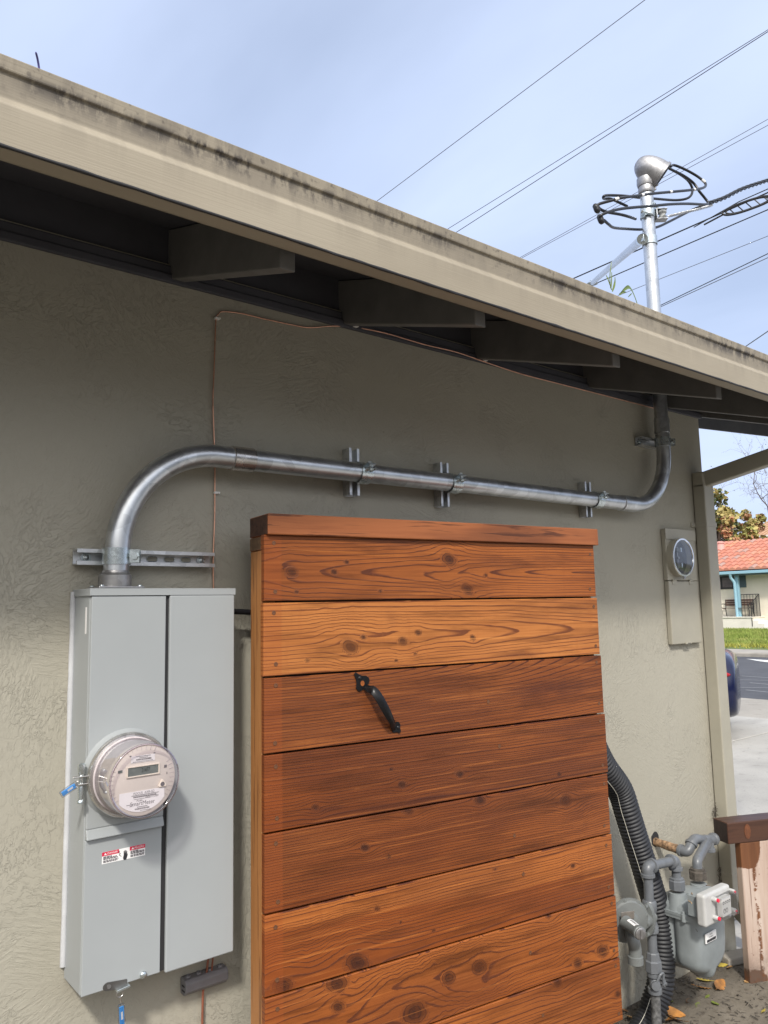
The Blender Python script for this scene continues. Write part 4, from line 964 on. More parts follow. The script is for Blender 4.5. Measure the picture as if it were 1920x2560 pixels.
# web of dry debris caught between wall and downspout
db = MB(); g = random.Random(4)
for px, py, n in ((1787, 2030, 26), (1803, 2180, 18), (1801, 2205, 14)):
    for k in range(n):
        c = W(px+g.gauss(0, 3), py+g.gauss(0, 12 if py < 2100 else 7), -.012); d = Vector((g.gauss(0, 1), g.gauss(0, .3), g.gauss(0, 1))).normalized(); db.tube([c-d*g.uniform(.004, .014), c+d*g.uniform(.004, .014)], .0011, 4)
tag(obj('cobweb_debris', db, M['grime']), kind='stuff')

# ------------------------------------------------------------------ old meter box
A_, B_ = W(1654, 1321), W(1673, 1613); OBX0, OBX1 = A_.x, WX(1733, 1338, 0.1).x if False else W(1733, 1338, -.022).x
OBD = -.022
OBZ1 = W(1661, 1321, OBD).z; OBZ0 = W(1681, 1612, OBD).z
OBX1 = (W(1733, 1338, OBD).x+W(1757, 1605, OBD).x)/2; OBX0 = (W(1661, 1321, OBD).x+W(1681, 1612, OBD).x)/2
obx = thing('meter_box', 'old painted meter box with an empty glass-covered round socket by the downspout', 'meter box', ((OBX0+OBX1)/2, 0, OBZ0))
zsplit = W(1695, 1452, OBD).z
m = MB(); m.box((OBX0, OBD, zsplit+.0015), (OBX1, -.001, OBZ1)); ub = obj('upper_case', m, M['box'], obx, bevel=.003)
m = MB(); m.box((OBX0-.002, OBD-.004, OBZ1-.048), (OBX1+.003, OBD-.0005, OBZ1+.001)); obj('rain_hood', m, M['box'], ub, bevel=.0015)
m = MB(); m.box((OBX0+.001, OBD-.002, OBZ0), (OBX1-.001, -.001, zsplit-.0015)); lo_ = obj('lower_cover', m, M['box'], obx, bevel=.004)
for px in (1686, 1728):
    c = W(px, 1455, OBD-.004); m = MB(); m.box((c.x-.016, OBD-.005, zsplit-.018), (c.x+.016, OBD-.0022, zsplit+.007)); m.cyl((c.x-.016, OBD-.004, zsplit+.002), (c.x+.016, OBD-.004, zsplit+.002), .004, 8); obj('hinge', m, M['box'], lo_, bevel=.0008)
c = W(1721, 1612, OBD-.004); m = MB(); m.box((c.x-.022, OBD-.008, OBZ0-.002), (c.x+.022, OBD-.001, OBZ0+.006)); obj('lip', m, M['box'], lo_, bevel=.0015)
m = MB(); m.box((c.x-.010, OBD-.0085, OBZ0+.0005), (c.x+.014, OBD-.0079, OBZ0+.0035)); obj('lip_slot', m, M['dark'], lo_)
OC = W(1717, 1393, OBD-.05); OC.y = OBD
OR = .086
def oc_(prof, seg=48, cap=True): return MB().lathe(prof, OC, OUT, seg, cap=cap)
m = oc_([(OR, -.0005), (OR+.001, .028), (OR-.003, .030), (OR-.003, -.0004)], 48); ri = obj('socket_ring', m, M['box'], obx, sm=40)
m = oc_([(OR-.001, .028), (OR+.001, .031), (OR, .036), (OR-.007, .0365), (OR-.009, .033), (OR-.008, .029)], cap=False); obj('chrome_ring', m, galv('chrome_ring', (.80, .80, .80), .18), ri, sm=40)
m = oc_([(OR-.004, .001), (OR-.004, .002), (.001, .002)]); sk = obj('socket_back', m, simple('socket_dark', (.055, .06, .072), .5, var=.5, scale=30), ri, sm=40)
for dz in (-.035, .035):
    for dx in (-.012,):
        m = MB(); m.box((OC.x+dx-.016, OBD-.020, OC.z+dz-.009), (OC.x+dx+.010, OBD-.0025, OC.z+dz+.009)); obj('jaw', m, simple('jaw_dark', (.10, .105, .11), .4), sk, bevel=.001)
        m = MB(); m.box((OC.x+dx+.0105, OBD-.024, OC.z+dz-.010), (OC.x+dx+.020, OBD-.004, OC.z+dz+.010)); obj('jaw', m, M['zinc'], sk, bevel=.001)
m = MB(); m.cyl((OC.x, OBD-.003, OC.z), (OC.x, OBD-.012, OC.z), .006, 12); m.box((OC.x-.004, OBD-.006, OC.z-.05), (OC.x+.004, OBD-.003, OC.z+.05)); obj('contact_bar', m, M['castal'], sk)
m = oc_([(OR-.008, .0335), (OR-.02, .036), (.001, .0365)]); m2 = obj('glass_cover', MB().lathe([(OR-.008, .0335), (OR-.02, .036), (.0005, .0365)], OC, OUT, 48, cap=False), glass_mat('old_glass', (.86, .88, .90), .05, .08, .16), ri, sm=60)
m = MB(); m.box((OC.x-.006, OBD-.036, OC.z-OR-.010), (OC.x+.006, OBD-.028, OC.z-OR+.002)); obj('seal_tab', m, M['castal'], ri, bevel=.001)

# ------------------------------------------------------------------ gas regulator, pipes and meter
GY = -.25
def Z3(x, y): return (1480+.3075*x, 1880+.3075*y)
def w3(x, y, Y=GY): return W(*Z3(x, y), Y)
PR = .0168
XR = w3(486, 1500).x
def zr(y): return w3(480, y).z
gp = thing('gas_riser', 'grey painted gas riser pipe with shutoff valve left of the gas meter', 'gas pipe', (XR, GY, GZ))
zv = zr(1890); zn = zr(1740); zt0, zt1 = zr(1468), zr(1195); ze = zr(975)
m = MB(); m.tube([(XR+.002, GY, GZ-.05), (XR-.002, GY, GZ+.1), (XR+.001, GY, zr(1960))], [.017+.0012*math.sin(i*9) for i in range(3)], 14); obj('worn_pipe', m, M['wornpipe'], gp, sm=60)
m = MB(); m.lathe([(.020, -.035), (.024, -.033), (.024, -.016), (.018, -.012), (.018, .018), (.024, .022), (.024, .036), (.020, .038)], (XR, GY, zv), ez, 20)
m.lathe([(.017, 0), (.017, .022), (.0145, .024), (.0145, .034), (.004, .035)], (XR, GY, zv), Vector((-.75, -.65, .05)), 20); vb = obj('valve', m, M['pipegrey'], gp, sm=40)
vd = Vector((-.75, -.65, .05)).normalized()
m = MB(); m.tube(fillet([Vector((XR, GY, zv))+vd*.030+Vector((.0, 0, .006)), Vector((XR, GY, zv))+vd*.030+Vector((.012, -.012, .038)), Vector((XR, GY, zv))+vd*.022+Vector((.022, -.02, .042)), Vector((XR, GY, zv))+vd*.018+Vector((.02, -.02, .012))], .012), .0045, 8); obj('lock_wing', m, M['pipegrey'], vb, sm=60)
m = MB(); m.lathe([(.013, 0), (.013, .006), (.006, .008), (.006, .012)], Vector((XR+.026, GY-.018, zv-.004)), Vector((.3, -.95, 0)), 14); obj('lock_lug', m, M['pipegrey'], vb, sm=40)
m = MB(); m.lathe([(.021, -.036), (.021, -.022), (.029, -.020), (.029, .014), (.024, .018), (.022, .040), (.019, .043)], (XR, GY, zn), ez, 8, a0=.3); obj('union_nut', m, M['pipegrey'], gp, sm=25)
m = MB(); m.tube([(XR, GY, zn+.03), (XR, GY, zt0+.01)], PR, 18); obj('pipe', m, M['pipegrey'], gp, sm=60)
tl = zt1-zt0
m = MB(); m.lathe([(.022, 0), (.0265, .004), (.0265, .026), (.0225, .032), (.0215, tl-.040), (.025, tl-.033), (.025, tl-.006), (.021, tl)], (XR-.003, GY, zt0), ez, 22); bt = obj('regulator_tee', m, M['pipegrey'], gp, sm=40)
E1 = Vector((w3(452, 960).x, GY, ze+.022)); E2 = Vector((w3(676, 880).x, GY-.0, w3(676, 880).z))
m = MB(); m.tube([(XR-.003, GY, zt1-.01), (E1.x, GY, E1.z-.03)], PR, 18); obj('pipe', m, M['pipegrey'], gp, sm=60)
def elbow(par, c, d0, d1, mat, r=.0215, l=.034):
    """malleable elbow: arms d0 and d1 leave the corner c"""
    c, d0, d1 = Vector(c), Vector(d0).normalized(), Vector(d1).normalized(); m = MB()
    m.tube(fillet([c+d0*l, c, c+d1*l], l*.85, 9), r*.93, 20)
    for d in (d0, d1): m.lathe([(r*.9, l-.012), (r*1.16, l-.010), (r*1.16, l-.001), (r*.98, l+.001)], c, d, 20)
    return obj('elbow', m, mat, par, sm=40)
dEE = (E2-E1).normalized()
elbow(gp, E1, (0, 0, -1), dEE, M['pipegrey']); elbow(gp, E2, -dEE, (0, 0, -1), M['pipegrey'])
m = MB(); m.tube([E1+dEE*.02, E2-dEE*.02], PR, 18); obj('pipe', m, M['pipegrey'], gp, sm=60)
INZ = w3(685, 1075).z; INX = E2.x+.002
m = MB(); m.tube([(INX, GY, E2.z-.03), (INX, GY, INZ)], PR, 18); obj('pipe', m, M['pipegrey'], gp, sm=60)
m = MB(); m.lathe([(.023, -.018), (.030, -.017), (.030, .013), (.026, .016), (.026, .022), (.020, .025)], (INX, GY, INZ), ez, 8, a0=.2); obj('swivel_nut', m, M['pipegrey'], gp, sm=25)
# regulator: diaphragm housing on the tee, spring case towards us, vent elbow under it
RC = W(*Z3(292, 1368), GY-.03); ra = Vector((-.42, -.86, -.10)).normalized()
reg = thing('gas_regulator', 'round grey gas regulator with a spring cap, half hidden behind the gate edge', 'regulator', RC-Vector((0, 0, .09)))
m = MB(); m.lathe([(.02, -.045), (.050, -.036), (.066, -.012), (.070, -.004), (.074, -.003), (.074, .004), (.068, .005), (.064, .011), (.034, .017), (.030, .028), (.020, .032)], RC, ra, 40); rb = obj('housing', m, M['reggrey'], reg, sm=40)
for k in range(8):
    w = 2*math.pi*k/8+.2; a, b, _ = basis(ra); m = MB(); m.lathe([(.0055, -.006), (.0055, .0075), (.004, .008)], RC+(a*math.cos(w)+b*math.sin(w))*.0685, ra, 6); obj('bolt', m, M['reggrey'], rb, sm=30)
sc_ = W(*Z3(275, 1385), RC.y-.030); sa = W(*Z3(392, 1475), RC.y-.105)-sc_; sl2 = sa.length; sa.normalize()
m = MB(); m.lathe([(.022, 0), (.0195, .010), (.0195, sl2-.014), (.021, sl2-.012), (.021, sl2-.002), (.019, sl2)], sc_, sa, 24); sp_ = obj('spring_case', m, M['reggrey'], reg, sm=40)
m = MB(); m.lathe([(.0185, sl2+.0002), (.0185, sl2+.004), (.017, sl2+.005)], sc_, sa, 24); a, b, _ = basis(sa); m.obox(sc_+sa*(sl2+.006), a, b, sa, .004, .014, .003); obj('cap', m, M['castal'], sp_, sm=40)
a, b, _ = basis(sa); up_ = (ez-sa*sa.z).normalized(); rt_ = sa.cross(up_)
m = MB(); L0 = []
for k in range(7):
    w = R(-32+64*k/6); d = up_*math.cos(w)+rt_*math.sin(w); L0.append(d)
vs = [sc_+sa*h+d*.0199 for h in (sl2*.28, sl2*.80) for d in L0]; m.add(vs, [(i, i+1, 8+i, 7+i) for i in range(6)]); tg = obj('paper_label', m, M['white'], sp_, sm=60)
m = MB(); g = random.Random(8); h = sl2*.34
while h < sl2*.74:
    w_ = g.choice((.0008, .0014, .002)); m.add([sc_+sa*hh+d*.0201 for hh in (h, h+w_) for d in L0[2:5]], [(0, 1, 4, 3), (1, 2, 5, 4)]); h += w_+g.choice((.0008, .0014))
obj('bar_code', m, M['ink'], tg)
vc = W(*Z3(338, 1560), RC.y-.045)
m = MB(); m.tube(smooth([RC+ra*.01+Vector((.0, 0, -.03)), vc+Vector((-.004, 0, .018)), vc+Vector((.006, 0, -.012)), vc+Vector((.006, 0, -.042))], 6), .021, 18); m.lathe([(.020, .036), (.025, .039), (.025, .062), (.022, .064)], vc+Vector((.006, 0, 0)), -ez, 20); obj('vent_elbow', m, M['reggrey'], reg, sm=40)
m = MB(); c0 = RC+ra*.0265+Vector((-.024, 0, .035)); a, b, _ = basis(ra); up_ = (ez-ra*ra.z).normalized(); rt_ = up_.cross(-ra).normalized(); m.obox(c0+ra*.003, rt_, up_, ra, .024, .013, .0008); obj('name_plate', m, simple('plate_metal', (.36, .33, .30), .4, .7, var=.2), rb, bevel=.001)
# bolted flange between regulator and tee
fc_ = Vector((XR-.036, GY-.012, (zt0+zt1)/2)); fa = (Vector((XR, GY, fc_.z))-RC); fa.z = 0; fa.normalize()
m = MB(); m.lathe([(.020, -.040), (.021, -.004), (.021, .034)], fc_, fa, 18)
a, b = fa.cross(ez).normalized(), ez
for off in (-.004, .006):
    ptsf = [fc_+fa*off+a*(.022*math.cos(w))+b*(.054*math.sin(w)) for w in [2*math.pi*k/20 for k in range(20)]]; m.prism(ptsf, fa*.010)
fl = obj('flange', m, M['reggrey'], reg, sm=40)
for s in (-1, 1):
    m = MB(); m.lathe([(.0075, -.018), (.0075, .018)], fc_+ez*s*.046, fa, 6); obj('bolt', m, M['reggrey'], fl)
# the meter
OX = w3(858, 960).x; MX = (INX+OX)/2; PZT = INZ-.018
gm = thing('gas_meter', 'grey domestic gas meter with a white index box and dry leaves on top', 'gas meter', (MX, GY, w3(860, 1810).z))
zflange = w3(720, 1385, GY-.06).z; ztip = w3(860, 1810, GY-.02).z; ztop = PZT-.028
def loft(m, secs, n=36):
    """secs: (z, cx, cy, half x, half y, squareness)"""
    k0 = len(m.v)
    for z, cx, cy, hx, hy, q in secs:
        for i in range(n):
            w = 2*math.pi*i/n; c, s = math.cos(w), math.sin(w)
            m.v.append(Vector((cx+hx*math.copysign(abs(c)**q, c), cy+hy*math.copysign(abs(s)**q, s), z)))
    for j in range(len(secs)-1):
        for i in range(n):
            i2 = (i+1) % n; m.f.append((k0+j*n+i, k0+j*n+i2, k0+(j+1)*n+i2, k0+(j+1)*n+i))
    m.f.append(tuple(k0+i for i in range(n))[::-1]); m.f.append(tuple(k0+(len(secs)-1)*n+i for i in range(n))); return m
HX, HY = .111, .088
m = MB(); hgt = ztop-zflange
loft(m, [(zflange, MX, GY, HX+.008, HY+.008, .34), (zflange+.010, MX, GY, HX+.008, HY+.008, .34), (zflange+.011, MX, GY, HX-.001, HY-.001, .34), (zflange+hgt*.50, MX, GY, HX-.004, HY-.003, .36), (zflange+hgt*.72, MX, GY+.002, HX-.010, HY-.010, .40), (zflange+hgt*.88, MX, GY+.004, HX-.022, HY-.024, .45), (zflange+hgt*.97, MX, GY+.006, HX-.040, HY-.042, .5), (ztop, MX, GY+.008, HX-.058, HY-.058, .55)], 48)
ub_ = obj('upper_case', m, M['metergrey'], gm, sm=50)
for x in (INX, OX):
    m = MB(); m.lathe([(.044, -.055), (.035, -.022), (.030, .010), (.024, .012)], (x, GY, PZT-.022), ez, 24); obj('port', m, M['metergrey'], ub_, sm=50)
m = MB(); loft(m, [(ztop-.004, MX+.004, GY-.004, .045, .036, .35), (ztop+.010, MX+.004, GY-.004, .042, .033, .35), (ztop+.012, MX+.004, GY-.004, .036, .026, .35)]); obj('top_plate', m, M['metergrey'], ub_, sm=40)
for bx in (-.062, .030):
    m = MB(); loft(m, [(zflange+.012, MX+bx, GY-HY+.010, .040, .020, .5), (zflange+hgt*.45, MX+bx, GY-HY+.010, .038, .019, .5), (zflange+hgt*.68, MX+bx, GY-HY+.022, .034, .018, .55), (zflange+hgt*.84, MX+bx, GY-HY+.040, .024, .012, .7)]); obj('front_boss', m, M['metergrey'], ub_, sm=60)
lowh = zflange-ztip; fy_ = GY-HY-.004
def pan(yc, h, tipx, nm):
    out = []
    w = HX-.002; H = lowh-.012
    for i in range(41):
        f = -1+2*i/40; a = abs(f)
        if a > .62: x = w*math.copysign(1-.05*(1-a)/.38, f); z = -H*.60*(1-a)/.38
        else:
            an = math.acos(f/.62); x = w*.95*math.cos(an)*1.0; z = -H*.60-H*.30*math.sin(an)**.9
        if a < .16: z -= H*.10*(1-(a/.16)**2)
        out.append((x+(tipx*(max(0, -z/H-.5)*2)), z))
    m = MB(); n = len(out); secs = ((-h, .74, .86), (-h*.9, .86, .93), (-h*.6, .95, .98), (-h*.15, 1, 1), (h*.5, 1, 1), (h*.9, .96, .98), (h, .90, .95))
    for dy, sx2, sz2 in secs:
        for x, z in out: m.v.append(Vector((MX+x*sx2, yc+dy, zflange-.011+z*sz2)))
    for j in range(len(secs)-1):
        for i in range(n): i2 = (i+1) % n; m.f.append((j*n+i, j*n+i2, (j+1)*n+i2, (j+1)*n+i))
    m.f.append(tuple(range(n))[::-1]); m.f.append(tuple((len(secs)-1)*n+i for i in range(n))); m.f = [f[::-1] for f in m.f]
    return m
m = MB(); loft(m, [(zflange-.011, MX, GY, HX+.006, HY+.006, .34), (zflange-.001, MX, GY, HX+.006, HY+.006, .34)], 48)
lb_ = obj('lower_flange', m, M['metergrey'], gm, sm=50)
obj('rear_chamber', pan(GY+.048, .040, 0, ''), M['metergrey'], lb_, sm=50)
obj('front_chamber', pan(GY-.042, .046, -.012, ''), M['metergrey'], lb_, sm=50)
m = MB(); m.box((MX-HX+.03, GY-.01, zflange-lowh*.55), (MX+HX-.03, GY+.03, zflange-.012)); obj('middle_web', m, M['metergrey'], lb_)
for dx in (-HX-.003, -.02, .05, HX+.003):
    m = MB(); yy = GY-HY-.004 if abs(dx) < .1 else GY-HY*.5; m.lathe([(.0095, -.014), (.0095, .012), (.0065, .013), (.0065, .019), (.003, .020)], (MX+dx, yy, zflange), ez, 10); obj('flange_bolt', m, M['metergrey'], ub_, sm=40)
IY = GY-.125
q0, q1, q2, q3 = W(*Z3(912, 1172), IY-.03), W(*Z3(1125, 1072), IY-.03), W(*Z3(1138, 1325), IY-.03), W(*Z3(930, 1445), IY-.03)
ix0, ix1, iz0, iz1 = (q0.x+q3.x)/2, (q1.x+q2.x)/2, (q2.z+q3.z)/2, (q0.z+q1.z)/2
m = MB(); m.box((ix0, IY-.030, iz0), (ix1, IY+.006, iz1)); ib = obj('index_box', m, M['indexwhite'], gm, bevel=.010, seg=4)
m = MB(); m.box((ix0+.02, IY+.006, iz0+.02), (ix1-.02, GY-HY+.01, iz1-.02)); obj('index_neck', m, M['metergrey'], ib)
iw, ih = ix1-ix0, iz1-iz0
wx0, wx1, wz0, wz1 = ix0+iw*.36, ix1-iw*.06, iz0+ih*.16, iz1-ih*.16
m = MB(); m.box((wx0, IY-.062, wz0), (wx1, IY-.030, wz1)); wn = obj('window', m, M['clear'], ib, bevel=.003)
m = MB(); m.box((wx0+iw*.08, IY-.050, wz0+.006), (wx1-iw*.16, IY-.0306, wz1-.006)); dp = obj('dial_plate', m, M['plasticwhite'], wn, bevel=.001)
m = MB(); yy = IY-.0504; dxa, dxb = wx0+iw*.08, wx1-iw*.16
for k in range(4):
    cxk = dxa+(dxb-dxa)*(.16+.22*k); czk = wz1-.006-(wz1-wz0)*.22; m.add([(cxk+.0055*math.cos(w), yy, czk+.0055*math.sin(w)) for w in [2*math.pi*i/12 for i in range(12)]]+[(cxk+.0040*math.cos(w), yy, czk+.0040*math.sin(w)) for w in [2*math.pi*i/12 for i in range(12)]], [(i, (i+1) % 12, 12+(i+1) % 12, 12+i) for i in range(12)])
    m.box((cxk-.0004, yy-.0002, czk), (cxk+.0004, yy, czk+.0042))
for k in range(2):
    cxk = dxa+(dxb-dxa)*(.22+.26*k); czk = wz0+.006+(wz1-wz0)*.25; m.add([(cxk+.008*math.cos(w), yy, czk+.008*math.sin(w)) for w in [2*math.pi*i/14 for i in range(14)]]+[(cxk+.0064*math.cos(w), yy, czk+.0064*math.sin(w)) for w in [2*math.pi*i/14 for i in range(14)]], [(i, (i+1) % 14, 14+(i+1) % 14, 14+i) for i in range(14)])
    m.box((cxk-.0006, yy-.0002, czk), (cxk+.0006, yy, czk+.006))
obj('dial_ring', m, M['ink'], dp)
for fx2, fz2 in ((.29, .24), (.29, .80), (.97, .20), (.97, .80)):
    c = Vector((ix0+iw*fx2, IY-.030, iz0+ih*fz2)); m = MB(); m.lathe([(.0085, 0), (.0085, .014), (.0065, .018), (.006, .018)], c, OUT, 14); bs = obj('screw_post', m, M['indexwhite'], ib, sm=40)
    k_ = 1.0 if fx2 < .5 else .6
    m = MB(); m.lathe([(.0062*k_, .0181), (.0062*k_, .0181+.006*k_), (.004*k_, .0181+.0065*k_)], c, OUT, 14); obj('red_plug', m, M['redcap'], bs, sm=40)
# PG&E tag on the lower case
l0, l1 = W(*Z3(925, 1480), fy_-.006), W(*Z3(1012, 1520), fy_-.006)
lx0, lx1 = l0.x, W(*Z3(1012, 1450), fy_-.006).x; lz1 = W(*Z3(968, 1465), fy_-.006).z; lz0 = W(*Z3(968, 1545), fy_-.006).z
m = MB(); m.box((lx0, fy_-.0050, lz0), (lx1, fy_-.0005, lz1)); tg = obj('paper_label', m, M['white'], gm, bevel=.001)
m = MB(); cx_ = (lx0+lx1)/2; hh = lz1-lz0; text_mb('PG&E', cx_, fy_-.0054, lz1-hh*.18, hh*.26, mb=m); text_mb('41766862', cx_, fy_-.0054, lz1-hh*.44, hh*.22, mb=m); bars(lx0+.006, lx1-.006, lz0+hh*.08, lz0+hh*.36, fy_-.0052); obj('print', m, M['ink'], tg)
# outlet: swivel, offset bend, tee with plug, elbows, rusty stub into the wall
go = thing('gas_outlet_pipe', 'grey gas outlet fittings bending from the meter to a rusty stub in the wall', 'gas pipe', (OX, GY, PZT))
m = MB(); m.lathe([(.024, -.020), (.033, -.018), (.033, .010), (.028, .014), (.028, .020), (.020, .022)], (OX, GY, PZT+.022), ez, 8, a0=.2); obj('swivel_nut', m, M['grime'], go, sm=25)
TY = -.155
S0 = Vector((OX, GY, PZT+.03)); S1 = w3(858, 868, -.24); S1.x = OX; S2 = w3(935, 850, -.20); T0 = w3(948, 715, TY); S3 = Vector((T0.x, TY, w3(948, 800, TY).z))
m = MB(); m.tube(fillet([S0, Vector((OX, GY, S1.z)), Vector((T0.x, TY, S1.z+.008)), Vector((T0.x, TY, T0.z-.02))], .035, 9), .0180, 18); obj('offset_pipe', m, M['pipegrey'], go, sm=60)
TP = w3(1015, 735, TY); E3 = w3(828, 700, TY)
td = (TP-E3); td.z *= .3; td.y = 0; td.normalize()
m = MB(); m.lathe([(.019, -.036), (.0235, -.034), (.0235, -.024), (.0205, -.021), (.0205, .030), (.0245, .033), (.0245, .044), (.020, .046)], T0, td, 20); m.lathe([(.019, 0), (.020, .030), (.024, .032), (.024, .044), (.021, .046)], T0, -ez, 20); te = obj('tee', m, M['pipegrey'], go, sm=40)
m = MB(); m.lathe([(.018, .046), (.0185, .054), (.012, .056)], T0, td, 18); m.lathe([(.011, .054), (.011, .072), (.009, .074)], T0, td, 4, a0=.4); obj('plug', m, M['pipegrey'], te, sm=30)
hole_ = W(*Z3(512, 728), 0)
E3 = w3(826, 700, TY); E4 = w3(778, 818, TY)
dv = (hole_-E4).normalized()
m = MB(); m.tube(fillet([E4+dv*.040, E4, E3, T0-td*.03], .030, 9), .0195, 20)
for c_, d_ in ((E4+dv*.030, dv), (E3+(E4-E3)*.40, (E4-E3).normalized()), (T0-td*.040, td)): m.lathe([(.019, -.006), (.0238, -.005), (.0238, .005), (.019, .006)], c_, d_, 20)
obj('street_elbow', m, M['pipegrey'], go, sm=40)
m = MB(); dv = (hole_-E4).normalized(); pts = [E4+dv*(.030+i*((hole_-E4).length)/8) for i in range(9)]; m.tube(pts, [.0165+.0016*math.sin(i*2.3)*(i % 2) for i in range(9)], 16); obj('rusty_stub', m, M['rust'], go, sm=60)
m = MB(); m.lathe([(.030, -.002), (.028, .0014), (.021, .0016)], hole_+Vector((.002, 0, .008)), OUT, 12, cap=False); m.v = [p+Vector((.005*mnoise.noise(p*60), 0, .006*mnoise.noise(p*60+Vector((3, 1, 1))))) for p in m.v]; m.add([hole_+Vector((.026*math.cos(w)+.002, -.0012, .030*math.sin(w)+.010)) for w in [2*math.pi*k/12 for k in range(12)]], [tuple(range(12))[::-1]]); obj('wall_hole', m, M['dark'], go)

# ------------------------------------------------------------------ corrugated hose
hp_ = [W(x, y, yy) for x, y, yy in ((1455, 1800, -.14), (1503, 1905, -.14), (1548, 1972, -.14), (1569, 2034, -.145), (1588, 2095, -.15), (1608, 2157, -.16), (1626, 2218, -.17), (1644, 2280, -.178), (1652, 2341, -.182), (1654, 2403, -.182), (1650, 2464, -.18), (1637, 2510, -.175), (1619, 2556, -.17), (1588, 2630, -.16))]
hp_ = [p if p.z > GZ-.01 else Vector((p.x, p.y, GZ+.0)) for p in hp_]
base_p = smooth(hp_, 30)
def resample(P, step):
    out = [P[0]]; acc = 0
    for i in range(1, len(P)):
        d = (P[i]-P[i-1]); l = d.length
        while acc+l >= step:
            t = (step-acc)/l; q = P[i-1].lerp(P[i], t); out.append(q); P = P[:i-1]+[q]+P[i:]; d = P[i]-q; l = d.length; acc = 0
            P[i-1] = q
        acc += l
    return out
HR = .049
hs = thing('corrugated_hose', 'black corrugated drain hose curving down behind the gate edge', 'hose', (hp_[-1].x, hp_[-1].y, GZ))
pts = resample(base_p, .0024); prof = [0, .0, .0035, .0046, .0046, .0035]
m = MB().tube(pts, [HR-.0046+prof[i % 6] for i in range(len(pts))], 30); obj('tube', m, M['hose'], hs, sm=70)
m = MB(); n = len(pts); off = []
for i in range(0, n, 1):
    t = (pts[min(i+1, n-1)]-pts[max(i-1, 0)]).normalized(); vw = (CAM-pts[i]); vw -= t*vw.dot(t); vw.normalize(); sd_ = t.cross(vw)
    dd = (vw*.9+sd_*.38).normalized(); off.append(pts[i]+dd*(HR+.0002))
m.tube(off, .0011, 4); obj('stripe', m, M['hoseline'], hs)

# ------------------------------------------------------------------ post and timber at the right
e_ = Vector((math.sin(R(114)), math.cos(R(114)), 0)); nf = Vector((math.sin(R(204)), math.cos(R(204)), 0))
PB = Vector((3.252, -.224, GZ))
po = MB()
tb = WP(1822, 2112, PB+nf*.004, nf); tt = WP(1821, 2058, PB+nf*.004, nf); bh = tt.z-tb.z
def paint_post():
    b = NB('peeling_post'); p = b.pos(); n = b.noise(p, 16, 5, .65); z = b.sep(p)[2]
    g = b.noise(b.mapv(p, (30, 30, 3)), 1, 4)
    c = b.ramp(g, [(.25, (.34, .235, .185)), (.5, (.44, .335, .275)), (.75, (.52, .43, .37))])
    mk = b.math('ADD', b.step(z, tb.z-.16, tb.z-.02), b.math('MULTIPLY', b.math('SUBTRACT', 1.0, b.step(z, GZ-.01, GZ+.10)), .8))
    rr_ = b.new('VectorMath', operation='DOT_PRODUCT'); b.L(p, rr_.inputs[0]); rr_.inputs[1].default_value = e_
    u = b.math('SUBTRACT', rr_.outputs['Value'], PB.dot(e_))
    lf = b.math('SUBTRACT', 1.0, b.step(u, .05, .13))
    big = b.step(b.math('ADD', b.math('MULTIPLY', b.math('MULTIPLY', mk, lf), .75), b.math('MULTIPLY', n, .5)), .50, .56)
    line = b.math('ABSOLUTE', b.math('SUBTRACT', u, b.math('ADD', .045, b.math('MULTIPLY', b.noise(b.mapv(p, (0, 0, 2.2)), 1, 2), .035))))
    chip = b.math('MULTIPLY', b.math('SUBTRACT', 1.0, b.step(line, .003, .014)), b.step(b.noise(b.mapv(p, (34, 34, 48)), 1, 4, .7), .48, .54))
    spot = b.step(b.noise(p, 75, 3, .6), .69, .72)
    f = b.math('MINIMUM', b.math('ADD', b.math('ADD', big, chip), b.math('MULTIPLY', spot, .7)), 1.0)
    c = b.mix(f, c, b.ramp(g, [(.3, (.10, .040, .018)), (.7, (.17, .070, .030))]))
    ck = b.noise(b.mapv(p, (55, 55, 1.5)), 1, 4, .7); c = b.mix(b.math('MULTIPLY', b.step(ck, .60, .66), .7), c, (.11, .05, .03))
    low = b.math('MULTIPLY', b.math('SUBTRACT', 1.0, b.step(z, GZ+.01, GZ+.16)), b.step(n, .35, .6)); c = b.mix(b.math('MULTIPLY', low, .7), c, (.10, .075, .06))
    return b.set(c, .7, 0, .3, b.bump(b.math('SUBTRACT', b.math('MULTIPLY', g, .4), f), .5, .0018))
pw, pd = .140, .036
po.hexa([PB+v for v in (Vector((0, 0, -.1)), e_*pw+Vector((0, 0, -.1)), e_*pw-nf*pd+Vector((0, 0, -.1)), -nf*pd+Vector((0, 0, -.1)))]+[Vector((0, 0, tb.z-PB.z-.0005))+PB+v for v in (Vector(), e_*pw, e_*pw-nf*pd, -nf*pd)])
ps = solo('fence_post', po, paint_post(), 'thick wooden post with peeling pale pink paint beside the gas meter', 'fence post', PB, bevel=.004)
beam = thing('timber_rail', 'dark brown stained timber rail lying on top of the pale post', 'timber rail', (tb.x, tb.y, tb.z), rz=R(-24))
m = MB(); L_ = 1.9; m.box((0, .001, 0), (L_, .091, bh)); bo_ = obj('timber', m, M['beam'], beam, local=True, bevel=.004)
m = MB(); m.box((-.0006, .004, .003), (-.0001, .088, bh-.003)); obj('end_grain', m, simple('beam_end_grain', (.022, .012, .010), .6, var=.4, scale=80), bo_, local=True)
kx = WP(1869, 2080, PB+nf*.004, nf); kd = (kx-tb); ku = kd.dot(e_)
m = MB(); pts = [(ku+.015*math.cos(w)*1.0, .0006, bh*.52+.030*math.sin(w)) for w in [2*math.pi*k/18 for k in range(18)]]; m.prism([Vector(p) for p in pts], (0, -.0012, 0)); obj('knot', m, simple('beam_knot', (.13, .045, .018), .4, var=.35, scale=60), bo_, local=True)
